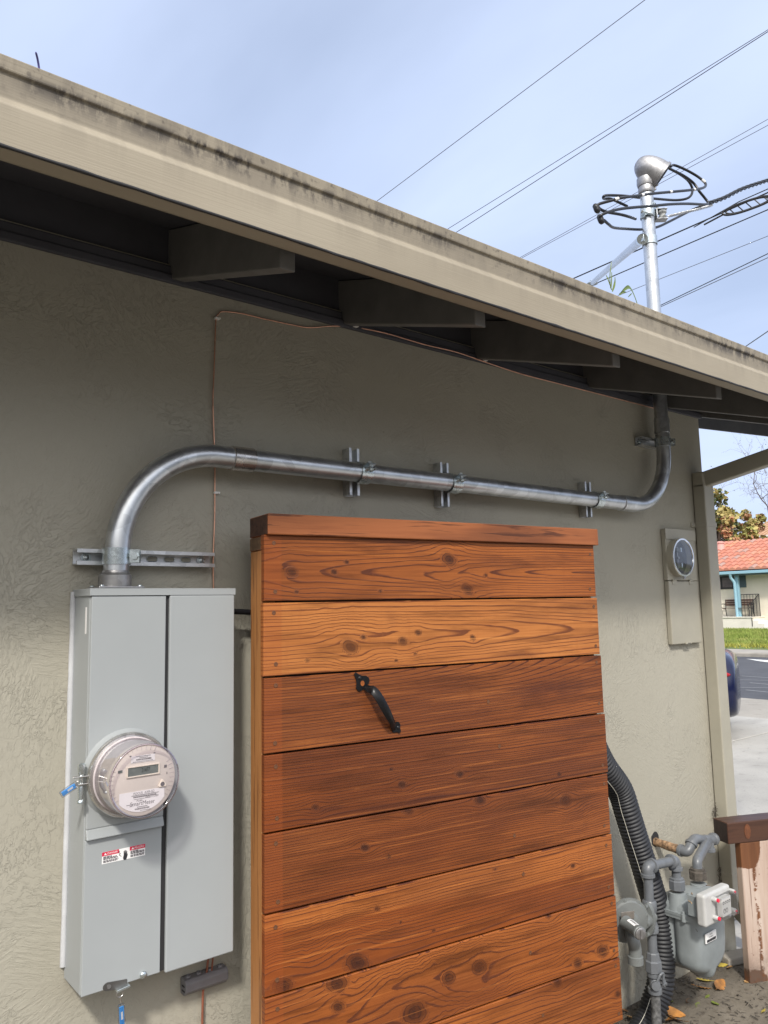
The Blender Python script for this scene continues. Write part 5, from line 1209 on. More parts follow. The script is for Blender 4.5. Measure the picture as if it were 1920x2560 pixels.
# second post carrying the far end of the rail (outside the frame)
ps2 = ps.copy(); COL.objects.link(ps2); ps2.location = PB+e_*1.5; ps2['label'] = 'wooden post carrying the far right end of the dark timber rail'; ps2['group'] = ps['group'] = 'posts under the timber rail'
# flat stone at the foot of the downspout
a = W(1838, 2390, -.05); m = MB(); c = WZ(1845, 2392, GZ+.02); m.obox(c, Vector((.9, -.4, .05)).normalized(), Vector((.4, .9, 0)).normalized(), ez, .075, .035, .016); solo('splash_stone', m, M['aggregate'], 'flat grey stone strip on the dirt below the downspout', 'stone', bevel=.006)

# ------------------------------------------------------------------ fallen leaves
lmats = [simple('leaf_yellow', (.36, .28, .05), .6, var=.5, scale=30), simple('leaf_orange', (.31, .135, .03), .6, var=.6, scale=22), simple('leaf_brown', (.20, .10, .04), .65, var=.4, scale=40), simple('leaf_green', (.16, .20, .03), .5, var=.35, scale=30), simple('leaf_tan', (.50, .30, .13), .6, var=.3, scale=40)]
LG = 'fallen leaves by the gas meter'
def leaf(c, L_, wd, rz, pitch, roll, curl, mat, lab, grp=LG):
    L_ *= .78; wd *= .72; curl *= .28
    m = MB(); NU = 9; rows = []
    mt_ = Matrix.Rotation(rz, 3, 'Z') @ Matrix.Rotation(pitch, 3, 'Y') @ Matrix.Rotation(roll, 3, 'X')
    for i in range(NU+1):
        t = i/NU; w = wd*math.sin(math.pi*min(1, t*.93+.03))**.8*(1.0-.25*t); x = L_*(t-.5)
        row = []
        for j in (-2, -1, 0, 1, 2):
            y = w*j/2; z = curl*((t-.5)**2*L_*1.6+(abs(j)/2)**2*w*.8)+.0015*math.sin(i*3+j*2)
            row.append(mt_ @ Vector((x, y, z)))
        rows.append(row)
    vs = [p for r in rows for p in r]; zmin = min(p.z for p in vs); vs = [Vector(c)+p-Vector((0, 0, zmin)) for p in vs]
    fs = [(i*5+j, i*5+j+1, (i+1)*5+j+1, (i+1)*5+j) for i in range(NU) for j in range(4)]
    m.add(vs, fs); m.tube([vs[2], vs[2]+(vs[2]-vs[7]).normalized()*L_*.22], .0011, 5)
    return solo('fallen_leaf', m, lmats[mat], lab, 'leaf', c, grp, sm=60)
LF = [((910, 1862), .075, .026, 2.0, 0, .2, .5, 0, 'yellow-green leaf behind two orange leaves on the dirt'), ((905, 1925), .080, .024, -.9, .1, -.3, .5, 1, 'narrow orange leaf hanging below a yellow leaf on the dirt'),
      ((1040, 1915), .135, .034, .25, .05, .5, .5, 1, 'largest orange curled leaf on the dirt below the gas meter'), ((1045, 1740), .085, .020, -.5, .1, .3, .4, 0, 'yellow leaf under the right side of the gas meter'),
      ((1120, 1760), .055, .020, .3, .2, -.4, .8, 4, 'tan curled leaf beside the yellow leaf under the gas meter'), ((1000, 2050), .050, .020, 1.1, .1, .2, .7, 3, 'small green curled leaf alone on the dusty dirt'),
      ((860, 2060), .050, .014, .3, 0, .2, .4, 3, 'small olive leaf on the dirt right of the hose'), ((630, 2030), .045, .018, 1.2, .2, .1, .4, 3, 'green leaf at the edge of the black hose'),
      ((655, 2140), .12, .034, -.8, .3, .4, .6, 1, 'long orange leaf leaning against the hose at the bottom edge'), ((640, 2195), .10, .03, .5, .3, -.4, .7, 1, 'orange brown leaf in a heap by the hose'),
      ((690, 2190), .09, .024, 1.5, .1, .4, .6, 2, 'brown leaf in the heap by the hose'), ((310, 2180), .07, .026, .7, .4, .3, .5, 4, 'tan leaf at the bottom edge between gate and hose'),
      ((1255, 1870), .04, .015, .2, .1, .1, .4, 4, 'small tan leaf close to the foot of the post'), ((1395, 2105), .045, .008, .1, 0, 0, .2, 0, 'thin yellow leaf blade on the dirt at the right edge'), ((940, 1990), .04, .010, .1, 0, .1, .3, 3, 'small dull green leaf below the orange leaves'), ((780, 2030), .06, .012, .4, .1, .2, .7, 2, 'dark brown shrivelled leaf on the dirt right of the hose'), ((270, 2110), .05, .012, 1.0, .2, .2, .7, 2, 'dark shrivelled leaf at the foot of the wall behind the gate')]
for (zx, zy), l, w_, rz, pi_, ro, cu_, mt_, lab in LF:
    p = WZ(*Z3(zx, zy), GZ+.006); leaf(p, l, w_, rz, pi_, ro, cu_, mt_, lab)
for zx, zy, dy, l, w_, rz, pi_, ro, mt_, lab in ((945, 1105, -.05, .055, .018, .6, .3, .3, 1, 'orange dry leaf on top of the gas meter behind the index box'), (930, 1140, -.07, .045, .014, -.4, .2, .3, 4, 'tan dry leaf on top of the gas meter near the orange one'), (822, 1190, -.085, .042, .018, .3, .5, 1.0, 4, 'light tan leaf stuck on the front shoulder of the gas meter'), (850, 1275, -.105, .055, .008, -1.0, .5, .8, 4, 'pointed tan leaf stuck between gas meter and index box'), (900, 1165, -.09, .03, .012, .9, .4, .6, 1, 'small orange leaf lodged behind the index box corner'), (1045, 1090, -.09, .035, .012, .3, .2, .2, 4, 'small tan leaf on the top edge of the index box')):
    p = W(*Z3(zx, zy), GY+dy); leaf(p, l, w_, rz, pi_, ro, .5, mt_, lab, 'dry leaves lying on the gas meter')
g = random.Random(6); m = MB()                        # crumbs and twigs on the dirt, uncountable
for k in range(900):
    x, y = g.uniform(2.45, 3.5), -abs(g.gauss(0, .35)) if k % 2 else g.uniform(-.9, 0); c = Vector((x, y-.01, GZ+.006)); d = Vector((g.gauss(0, 1), g.gauss(0, 1), g.gauss(0, .15))).normalized(); m.tube([c-d*g.uniform(.003, .016), c+d*g.uniform(.003, .016)], g.uniform(.0008, .0028), 4)
for k in range(90):
    c = Vector((MX+g.gauss(0, .055), GY+g.gauss(.0, .05), 0)); c.z = ztop-.006-abs(c.x-MX)*.35-max(0, abs(c.y-GY)-.03)*.5; d = Vector((g.gauss(0, 1), g.gauss(0, 1), g.gauss(0, .2))).normalized(); m.tube([c-d*.006, c+d*.006], .0010, 4)
tag(obj('leaf_litter', m, M['grime']), kind='stuff')

# ------------------------------------------------------------------ cables at the weatherhead
def Q(x, y, Y): return W(1420+.3014*x, 340+.3014*y, Y)
CRD = .0062
def cable(pix, Y, lab, tapes=(), splice=None):
    Ys = Y if isinstance(Y, list) else [Y]*len(pix)
    pts = smooth([Q(x, y, yy) for (x, y), yy in zip(pix, Ys)], 7)
    t = thing('service_cable', lab, 'cable', pts[-1], 'black service cables at the weatherhead')
    m = MB().tube(pts, CRD, 12); ck = obj('sheath', m, M['blackplastic'], t, sm=60)
    for x, y in tapes:
        i = min(range(1, len(pts)-1), key=lambda k: (pts[k]-Q(x, y, pts[k].y)).length); d = (pts[i+1]-pts[i-1]).normalized()
        m = MB().tube([pts[i]-d*.010, pts[i]+d*.010], CRD+.0009, 12); obj('tape_band', m, M['white'], ck, sm=60)
    if splice:
        p = Q(*splice, Ys[-1]); m = MB(); d = Vector((.2, -.3, -1)).normalized(); m.lathe([(.007, -.020), (.012, -.014), (.013, .012), (.009, .020)], p, d, 14); m.lathe([(.014, -.004), (.014, .004)], p, d, 6); obj('splice', m, M['blackplastic'], t, sm=40)
    return t
cy = CY
cable([(850, 255), (880, 242), (960, 272), (1050, 320), (1110, 362), (1140, 395), (1135, 422), (1090, 438), (1000, 450), (850, 464), (700, 478), (600, 492), (450, 512), (350, 538), (265, 562), (232, 585)], [cy, cy, cy-.02, cy-.04, cy-.06, cy-.07, cy-.08, cy-.09]+[cy-.10]*5+[cy-.08, cy-.06, cy-.05], 'black cable with white tape bands looping in front of the mast top', ((1120, 375), (1043, 446), (855, 462), (612, 488), (402, 522)), (236, 600))
cable([(830, 262), (870, 285), (940, 325), (1000, 375), (1030, 435), (1022, 490), (975, 522), (880, 532), (720, 520), (600, 512), (470, 497), (340, 492), (297, 500), (298, 520), (350, 520), (420, 550), (490, 582)], [cy, cy, cy+.0, cy+.02, cy+.03, cy+.03, cy+.04]+[cy+.06]*6+[cy+.08]*4, 'black cable looping tightly behind the mast top')
cable([(840, 270), (960, 330), (1040, 390), (1090, 460), (1135, 515), (1160, 552), (1140, 568), (1000, 562), (850, 566), (700, 580), (550, 592), (430, 606), (330, 632), (275, 658), (262, 682)], [cy, cy-.01, cy-.02, cy-.04, cy-.05, cy-.06, cy-.07, cy-.08]+[cy-.09]*5+[cy-.08, cy-.07], 'black cable forming the wide lower loop across the mast', (), (270, 690))
cable([(300, 700), (340, 735), (380, 760), (480, 770), (620, 775), (740, 755), (850, 705), (1000, 628), (1090, 588), (1180, 556)], [cy-.07, cy-.05, cy-.02, cy+.03]+[cy+.045]*4+[cy, cy-.02], 'black cable passing behind the mast from the lower splice to the drop line')
cable([(240, 575), (270, 608), (330, 632), (430, 650), (500, 668), (560, 688)], [cy-.05]*5+[cy-.03], 'thin neutral cable running from the left splice to the mast clamp')
# clevis with insulator, clamp
cp_ = Q(672, 655, CY); cz_ = cp_.z
cl_ = thing('cable_clevis', 'zinc mast clamp with a grey spool insulator where the drop line is tied', 'clevis', (XM, CY, cz_-.05))
m = MB(); m.lathe([(CR+.001, -.026), (CR+.0035, -.026), (CR+.0035, .026), (CR+.001, .026)], (XM, CY, cz_+.005), Vector((.12, 0, 1)), 24, cap=False); m.box((XM+.030, CY-.014, cz_-.02), (XM+.040, CY+.014, cz_+.030)); m.box((XM-.045, CY-.010, cz_-.03), (XM-.031, CY+.010, cz_-.012)); bd = obj('band', m, M['zinc'], cl_, sm=40)
for p0, p1 in (((XM-.062, CY-.004, cz_-.006), (XM-.02, CY-.036, cz_-.022)), ((XM-.01, CY-.038, cz_+.034), (XM+.045, CY-.03, cz_+.028))):
    m = MB(); m.cyl(p0, p1, .005, 8); m.lathe([(.009, 0), (.009, .008)], p0, Vector(p1)-Vector(p0), 6); obj('bolt', m, M['zinc'], bd, sm=40)
m = MB(); c0 = Vector((XM, CY, cz_-.006)); nv = TRV.cross(ez)
for s in (-1, 1): m.obox(c0+TRV*.060+ez*s*.024, TRV, nv, ez, .026, .020, .0018)
m.obox(c0+TRV*.0365, TRV, nv, ez, .0022, .020, .0238); obj('bracket', m, M['galv'], cl_, bevel=.001)
ic = c0+TRV*.066; m = MB(); m.lathe([(.017, -.021), (.020, -.017), (.020, -.009), (.014, -.003), (.014, .003), (.020, .009), (.020, .017), (.017, .021)], ic, ez, 20); obj('insulator', m, simple('grey_insulator', (.42, .43, .42), .3), cl_, sm=40)
# twisted service drop from the clevis to a pole far to the right
def twisted(P, r, pitch, n, lab, name='service_drop', R_=.0052):
    m = MB()
    for k in range(n):
        pts = []; L0 = 0
        for i, p in enumerate(P):
            if i: L0 += (P[i]-P[i-1]).length
            t = (P[min(i+1, len(P)-1)]-P[max(i-1, 0)]).normalized(); a, b, _ = basis(t); w = L0/pitch*2*math.pi+k*2*math.pi/n
            pts.append(p+(a*math.cos(w)+b*math.sin(w))*r)
        m.tube(pts, R_, 6)
    return m
d0 = Q(1180, 556, CY-.02); far = d0+(ray(2200, 330).normalized()*24-(d0-CAM)); 
def span(p0, pix, t, n=160, sag=0.0):
    p1 = WD(*pix, t); return [p0.lerp(p1, (i/n)**1.6)-Vector((0, 0, sag*4*((i/n)**1.6)*(1-(i/n)**1.6))) for i in range(n+1)]
P1 = [Q(1165, 560, CY-.02), Q(1300, 512, CY-.02), Q(1450, 438, CY-.02), Q(1659, 368, CY-.02)]
d1 = (P1[3]-P1[2]); P1 += [P1[3]+d1*k+Vector((0, .0, .0)) for k in (1, 2, 3, 5, 8, 12, 18)]
sp1 = resample(smooth(P1, 12), .012)
solo('service_drop', twisted(sp1, .0068, .16, 3, ''), M['blackplastic'], 'thick twisted black drop line leaving the mast to the upper right', 'overhead line', sp1[0], sm=60)
gr = resample(smooth([Q(835, 665, CY), Q(880, 655, CY), Q(960, 635, CY), Q(1080, 608, CY-.01), Q(1195, 575, CY-.02)], 12), .004)
solo('guy_grip', twisted(gr, .0042, .03, 2, '', R_=.0030), M['strut'], 'short spiral wire grip tied between spool insulator and drop line', 'wire grip', gr[0], sm=60)
# overhead wires, far beyond the roof
WG = 'thin overhead wires crossing the sky'
def ohw(a, b, t, r, lab, mat='blackplastic', ext=1.2):
    A, B = WD(*a, t), WD(*b, t*1.08); d = B-A; A2, B2 = A-d*ext, B+d*ext; n = 16
    P = [A2.lerp(B2, i/n) for i in range(n+1)]
    solo('overhead_wire', MB().tube(P, r, 6), M[mat], lab, 'overhead wire', A2, WG, sm=60)
M['wiregrey'] = simple('weathered_wire', (.10, .10, .115), .5)
ohw((1612, 0), (950, 497), 14, .0055, 'highest thin overhead wire, alone at the top of the sky', 'wiregrey')
ohw((1718, 200), (1128, 567), 15, .0055, 'upper of two close wires in the middle of the sky', 'wiregrey')
ohw((1732, 200), (1148, 576), 15, .0065, 'lower of two close wires in the middle of the sky', 'wiregrey')
ohw((1920, 298), (1307, 640), 18, .0055, 'upper of two close wires passing behind the weatherhead', 'wiregrey')
ohw((1920, 313), (1310, 642), 18.3, .0055, 'lower of two close wires passing behind the weatherhead', 'wiregrey')
ohw((1794, 537), (1441, 693), 11, .0085, 'dark line ending at the oval cable coil at the right')
ohw((1920, 524), (1503, 703), 12, .0075, 'dark single line just below the oval cable coil')
ohw((1920, 590), (1583, 724), 14, .0045, 'thin grey single line under the darker lines right of the mast', 'wiregrey')
ohw((1920, 634), (1652, 763), 13, .0065, 'upper of the two lowest paired lines right of the mast')
ohw((1920, 644), (1654, 766), 13, .0055, 'lower of the two lowest paired lines right of the mast', 'wiregrey')
ohw((1920, 828), (1870, 862), 13, .0075, 'short bit of line at the right edge just above the fascia')
# oval coil of spare cable hung on the line
cc = WD(1868, 514, 10.6); ax_ = (WD(1920, 490, 10.7)-WD(1794, 537, 10.7)).normalized(); ay_ = Vector((0, 0, 1)); ay_ = (ay_-ax_*ay_.z).normalized(); 
cs_ = thing('cable_coil', 'oval black coil of spare cable hanging on a line at the right', 'cable coil', cc-Vector((0, 0, .08)))
lx, ly = .26, .075
m = MB(); pts = [cc+ax_*(lx*math.copysign(abs(math.cos(w))**.8, math.cos(w)))+ay_*(ly*math.copysign(abs(math.sin(w))**.9, math.sin(w))) for w in [2*math.pi*k/40 for k in range(41)]]; m.tube(pts, .013, 8); q = [cc+(p-cc)*.86 for p in pts]; m.tube(q, .010, 8); fr_ = obj('frame', m, M['blackplastic'], cs_, sm=60)
for k in (-.7, -.35, 0, .35, .7):
    m = MB(); m.tube([cc+ax_*(lx*k)-ay_*ly*.8, cc+ax_*(lx*(k+.12))+ay_*ly*.8], .007, 6); obj('spoke', m, M['blackplastic'], fr_, sm=60)
m = MB(); m.tube([cc+ax_*.7+ay_*.17, cc+ay_*.11, cc-ax_*.62-ay_*.03], .006, 6); m.tube([cc-ax_*lx, cc-ax_*.52-ay_*.05], .010, 6); obj('hanger_line', m, M['blackplastic'], fr_, sm=60)

# ------------------------------------------------------------------ weeds and a twig at the roof edge
def blades(name, lab, specs, mat, base):
    m = MB()
    for pix, w_ in specs:
        pts = smooth([W(x, y, FY+.02) for x, y in pix], 5); n = len(pts); vs = []
        for i, p in enumerate(pts):
            t = (pts[min(i+1, n-1)]-pts[max(i-1, 0)]).normalized(); s_ = t.cross(Vector((.35, -.9, .1))).normalized(); f = i/(n-1); ww = w_*math.sin(math.pi*(.12+.86*f))**.7
            vs += [p-s_*ww, p+Vector((0, .002, 0)), p+s_*ww]
        m.add(vs, [(3*i, 3*i+1, 3*i+4, 3*i+3) for i in range(n-1)]+[(3*i+1, 3*i+2, 3*i+5, 3*i+4) for i in range(n-1)])
    return solo(name, m, mat, lab, 'weed', base, sm=60)
gm_ = simple('weed_green', (.19, .25, .045), .5, var=.4, scale=40)
blades('weed', 'upright green weed sprouting from the roof edge below the brace', [([(1527, 720), (1525, 690), (1529, 655)], .004), ([(1530, 725), (1521, 700), (1516, 688)], .007), ([(1531, 728), (1537, 708), (1538, 692)], .007), ([(1528, 722), (1529, 700), (1530, 680)], .005)], gm_, W(1530, 730, FY+.02))
blades('weed', 'drooping green grass blade hanging over the fascia beside the mast', [([(1550, 736), (1563, 722), (1573, 718), (1583, 732), (1593, 758), (1598, 782)], .006), ([(1548, 736), (1556, 731), (1566, 730)], .003), ([(1571, 742), (1576, 737), (1580, 733)], .002)], simple('grass_green', (.13, .19, .045), .5, var=.3), W(1560, 740, FY+.02))
m = MB(); m.tube(smooth([W(98.5, 176, FY+.015), W(96, 160, FY+.012), W(93.5, 146, FY+.008), W(89.5, 130, FY)], 4), [.0019]*12+[.0011], 6); solo('wire_end', m, simple('blue_wire', (.10, .09, .30), .5), 'thin bluish wire end sticking up from the roof edge at the far left', 'wire end', sm=60)

# ------------------------------------------------------------------ parked car
def car():
    Yr = 4.0
    t = thing('parked_car', 'dark blue parked car showing its rear corner and red tail light past the downspout', 'car', (12.15, Yr+2.2, -1.60))
    paint = NB('car_paint'); paint.set((.004, .007, .036), .20, 0, .35, None, .3); paint = paint.m
    L_, Wd = 4.45, 1.78
    # stations along the length (rear = 0): sill height, deck height, half width factor, shoulder
    secs = [(0.0, .30, .86, .82), (.04, .25, .96, .92), (.16, .22, 1.02, .98), (.5, .20, 1.02, 1.0), (1.0, .18, 1.02, 1.0), (1.9, .18, .98, 1.0), (2.9, .18, .96, 1.0), (3.7, .20, .90, .98), (4.2, .24, .80, .90), (4.42, .34, .66, .72)]
    m = MB(); n = 20; vs = []
    for s, z0, z1, wf in secs:
        hw = Wd/2*wf
        for k in range(n):
            w = 2*math.pi*k/n; c, si = math.cos(w), math.sin(w)
            x = hw*math.copysign(abs(c)**.45, c); z = (z0+z1)/2+(z1-z0)/2*math.copysign(abs(si)**.55, si); x *= 1-.10*max(0, (z-.62)/.45)
            vs.append((12.15+x, Yr+s, -1.60+z))
    m.add(vs, [(j*n+k, j*n+(k+1) % n, (j+1)*n+(k+1) % n, (j+1)*n+k) for j in range(len(secs)-1) for k in range(n)]+[tuple(range(n))[::-1], tuple((len(secs)-1)*n+k for k in range(n))])
    m.f = [f[::-1] for f in m.f]
    b = obj('body', m, paint, t, sm=50); sb = b.modifiers.new('s', 'SUBSURF'); sb.levels = sb.render_levels = 2
    cab = [(.75, 1.00, .74, .70), (1.25, 1.42, .66, .60), (1.9, 1.48, .66, .60), (2.4, 1.40, .66, .60), (3.15, .98, .74, .70)]
    m = MB(); vs = []
    for s, z1, hb, ht in cab:
        vs += [(12.15-hb, Yr+s, -1.60+.94), (12.15-ht, Yr+s, -1.60+z1), (12.15+ht, Yr+s, -1.60+z1), (12.15+hb, Yr+s, -1.60+.94)]
    m.add(vs, [(j*4+k, (j+1)*4+k, (j+1)*4+k+1, j*4+k+1) for j in range(4) for k in range(3)]); m.f += [(0, 1, 2, 3), (19, 18, 17, 16)]
    obj('window', m, simple('car_glass', (.015, .02, .025), .08, var=.05), t, bevel=.03, sm=40)
    m = MB(); vs = []
    for s, z1, hb, ht in cab[1:4]: vs += [(12.15-ht-.01, Yr+s, -1.60+z1+.004), (12.15+ht+.01, Yr+s, -1.60+z1+.004), (12.15+ht-.02, Yr+s, -1.60+z1+.03), (12.15-ht+.02, Yr+s, -1.60+z1+.03)]
    m.add(vs, [(j*4+k, j*4+(k+1) % 4, (j+1)*4+(k+1) % 4, (j+1)*4+k) for j in range(2) for k in range(4)]+[(3, 2, 1, 0), (8, 9, 10, 11)]); obj('roof', m, paint, t, bevel=.01, sm=40)
    tyre = simple('tyre', (.015, .015, .016), .8); rim = galv('wheel_rim', (.55, .55, .56), .3)
    for sy in (.78, 3.5):
        for sx in (-1, 1):
            c = Vector((12.15+sx*(Wd/2-.11), Yr+sy, -1.60+.315)); m = MB(); m.lathe([(.19, -.10), (.30, -.10), (.315, -.07), (.315, .07), (.30, .10), (.19, .10)], c, (sx, 0, 0), 32); w_ = obj('wheel', m, tyre, t, sm=40)
            m = MB(); m.lathe([(.19, .08), (.18, .095), (.05, .085), (.001, .09)], c, (sx, 0, 0), 24); obj('rim', m, rim, w_, sm=40)
            m = MB(); m.lathe([(.345, .0), (.345, .012), (.315, .012), (.315, .0)], Vector((12.15+sx*(Wd/2-.012), c.y, c.z+.0)), (sx, 0, 0), 32, cap=False); obj('wheel_arch', m, M['dark'], b, sm=40)
    for sx in (-1, 1):
        m = MB(); xx = 12.15+sx*(Wd/2-.10)
        c = Vector((12.15+sx*(Wd/2-.10), Yr+.20, -1.60+.76)); m.ball(c, .058, .13, .036, 16, 10); obj('tail_light', m, simple('tail_red', (.32, .006, .012), .15), t, sm=60)
        m = MB(); c = Vector((12.15+sx*(Wd/2-.2), Yr+4.33, -1.60+.62)); m.ball(c, .18, .08, .07, 14, 8); obj('headlight', m, M['clear'], t, sm=60)
    fd = Vector((-math.sin(R(26)), math.cos(R(26)), 0)); aw = Vector((fd.y, -fd.x, 0)); pr_ = CAM+ray(1829, 1715)*9.1
    t.rotation_euler = (0, 0, R(26)); q = pr_+fd*2.12+aw*.45; t.location = (q.x, q.y, -1.585)
car()

# ------------------------------------------------------------------ house across the street
FX = 40.0
GYL, GYR = 8.0, 25.0
bung = thing('bungalow', 'cream bungalow with red barrel-tile roof and pale blue gutter across the street', 'house', (FX+3, 17, -1.40))
zgut = WX(1850, 1430, FX-.6).z; zpor = WX(1850, 1543, FX).z; zrid = WX(1850, 1357, FX+4).z
m = MB(); m.box((FX, GYL, -1.5), (FX+8, GYR, zgut+.25)); obj('wall', m, simple('cream_stucco', (.74, .68, .56), .8, var=.05, scale=1.5), bung)
# tiled roof
def tile_mat():
    b = NB('barrel_tile'); p = b.pos(); at = b.attr('tile')
    wn = b.new('TexWhiteNoise', noise_dimensions='1D'); b.L(at, wn.inputs['W'])
    c = b.ramp(wn.outputs['Value'], [(0, (.40, .155, .11)), (.35, (.50, .22, .165)), (.6, (.46, .19, .14)), (.8, (.54, .26, .16)), (.95, (.34, .26, .24))])
    c = b.mix(b.math('MULTIPLY', b.noise(p, 9, 3), .35), c, (.42, .15, .09))
    return b.set(c, .8, 0, .25)
m = MB(); tv = []; pitch = .33; cols = int((GYR-GYL+1.0)/pitch); rows = 9
run = 4.6; rise = (WX(1850, 1357, FX+4).z-(zgut+.06)); 
for r_ in range(rows):
    for c_ in range(cols):
        y0 = GYL-.5+c_*pitch; k = len(m.v); seg = 8; tid = r_*311.0+c_*7.31
        for e, (f, lift) in enumerate(((r_/rows, .055), ((r_+1.12)/rows, .0))):
            for s_ in range(seg+1):
                w = math.pi*s_/seg; yy = y0+pitch*.5-pitch*.5*math.cos(w)*1.02; zz = .145*math.sin(w)
                m.v.append(Vector((FX-.75+run*f, yy, zgut+.05+rise*f+zz+lift))); tv.append(tid)
        for s_ in range(seg): m.f.append((k+s_, k+s_+1, k+seg+2+s_, k+seg+1+s_))
        # dark mouth of the lowest tiles / step between rows
        m.f.append(tuple(k+s_ for s_ in range(seg+1))[::-1])
ro_ = obj('roof', m, tile_mat(), bung, sm=50)
at = ro_.data.attributes.new('tile', 'FLOAT', 'POINT'); at.data.foreach_set('value', np.array(tv, dtype=np.float32))
m = MB(); m.hexa([(FX-.72, GYL-.5, zgut-.02), (FX+run-.75, GYL-.5, zgut+rise-.02), (FX+run-.75, GYR+.5, zgut+rise-.02), (FX-.72, GYR+.5, zgut-.02), (FX-.72, GYL-.5, zgut+.03), (FX+run-.75, GYL-.5, zgut+rise+.04), (FX+run-.75, GYR+.5, zgut+rise+.04), (FX-.72, GYR+.5, zgut+.03)]); obj('roof_deck', m, M['dark'], ro_)
m = MB(); m.hexa([(FX+run-.75, GYL-.5, zgut+rise), (FX+run*2, GYL-.5, zgut), (FX+run*2, GYR+.5, zgut), (FX+run-.75, GYR+.5, zgut+rise), (FX+run-.75, GYL-.5, zgut+rise+.06), (FX+run*2, GYL-.5, zgut+.06), (FX+run*2, GYR+.5, zgut+.06), (FX+run-.75, GYR+.5, zgut+rise+.06)]); obj('roof_back', m, simple('tile_back', (.45, .12, .06), .8), ro_)
vp = WX(1801, 1366, FX+2.6); zv_ = zgut+.05+rise*(2.6+.75)/run
m = MB(); m.lathe([(.30, -.1), (.26, .05), (.20, .42), (.24, .44), (.24, .52), (.10, .56)], (FX+2.6, vp.y, zv_), ez, 20); obj('vent_pipe', m, simple('pink_vent', (.62, .32, .28), .6), ro_, sm=40)
bluep = simple('pale_blue_paint', (.27, .46, .56), .5, var=.06); slate = simple('slate_blue', (.10, .145, .165), .5, var=.06)
m = MB(); m.box((FX-.84, GYL-.5, zgut-.10), (FX-.70, GYR+.5, zgut+.05)); obj('gutter', m, bluep, bung, bevel=.02)
m = MB(); m.box((FX-.70, GYL-.5, zgut-.16), (FX-.001, GYR+.5, zgut-.10)); obj('soffit', m, slate, bung)
dA, dB = WX(1826, 1450, FX-.5), WX(1843, 1543, FX-.5)
py_ = WX(1846, 1500, FX-.45).y
m = MB(); m.box((FX-.52, py_-.09, zpor), (FX-.36, py_+.09, zgut-.16)); obj('porch_post', m, bluep, bung, bevel=.01)
d0y = WX(1838, 1480, FX-.6).y
m = MB(); m.tube(fillet([(FX-.77, WX(1826, 1438, FX-.77).y, zgut-.08), (FX-.70, WX(1827, 1450, FX-.7).y, zgut-.28), (FX-.60, d0y, zgut-.50), (FX-.60, d0y-.03, -1.05), (FX-.75, d0y+.05, -1.32)], .1), .075, 10); obj('downpipe', m, bluep, bung, sm=60)
wy1, wy0 = WX(1791, 1460, FX).y, WX(1836, 1460, FX).y; wz1, wz0 = WX(1820, 1436, FX).z, WX(1812, 1473, FX).z
m = MB(); m.box((FX-.04, wy0, wz0), (FX+.02, wy1+.6, min(wz1, zgut-.17))); wf = obj('window', m, simple('bronze_frame', (.025, .022, .022), .4), bung)
for a, b in ((wy0+.10, wy0+.62), (wy0+.72, wy1+.5)):
    m = MB(); m.box((FX-.055, a, wz0+.10), (FX-.041, b, min(wz1, zgut-.17)-.06)); obj('pane', m, simple('window_pane', (.16, .13, .125), .12, var=.5, scale=1.2), wf)
sy1, sy0 = WX(1840, 1450, FX).y, WX(1865, 1450, FX).y
m = MB(); m.box((FX-.05, sy0, wz0+.06), (FX-.002, sy1, zgut-.17))
for k in range(9): m.box((FX-.07, sy0+.06, wz0+.12+k*.085), (FX-.0505, sy1-.06, wz0+.165+k*.085))
obj('shutter', m, slate, bung)
m = MB(); m.box((FX-1.3, WX(1880, 1550, FX-1.3).y, -1.5), (FX-.001, GYR, zpor)); m.box((FX-1.34, WX(1880, 1550, FX-1.3).y-.03, zpor-.0), (FX-.001, GYR, zpor+.04)); obj('porch', m, simple('porch_concrete', (.72, .68, .60), .8, var=.08, scale=2), bung)
m = MB()
for k in range(4): m.box((FX-1.3+.001, WX(1880, 1550, FX-1.3).y-.30*(k+1), -1.5), (FX-.001, WX(1880, 1550, FX-1.3).y-.30*k-.002, zpor-.15*(k+1))); 
obj('step', m, simple('step_concrete', (.76, .72, .65), .8, var=.08, scale=2), bung)
# railing on the porch
iron = simple('black_iron', (.02, .02, .022), .5)
ra0 = WX(1853, 1500, FX-.2).y; ra1 = WX(1898, 1500, FX-.2).y
rl_ = thing('porch_railing', 'black iron railing beside the porch steps across the street', 'railing', (FX-.6, ra1, zpor))
zr1 = WX(1870, 1486, FX-.2).z
m = MB(); m.tube([(FX-.2, ra0, zr1), (FX-.2, ra1, zr1)], .022, 6); m.tube([(FX-.2, ra1, zr1), (FX-.2, ra1, zpor)], .022, 6); rt = obj('back_rail', m, iron, rl_)
for k in range(6):
    y = ra0+(ra1-ra0)*k/6; m = MB(); m.tube([(FX-.2, y, zr1), (FX-.2, y, zpor+.04)], .012, 5); obj('baluster', m, iron, rt)
s0, s1 = Vector((FX-.2, ra1, zr1)), WX(1878, 1508, FX-1.3); s0b, s1b = Vector((FX-.2, ra1, zpor)), WX(1881, 1566, FX-1.3)
m = MB(); m.tube([s0, s1], .022, 6); m.tube([s1, s1b], .022, 6); rt = obj('stair_rail', m, iron, rl_)
for k in range(1, 9):
    f = k/9; m = MB(); m.tube([s0.lerp(s1, f), s0b.lerp(s1b, f)], .012, 5); obj('baluster', m, iron, rt)
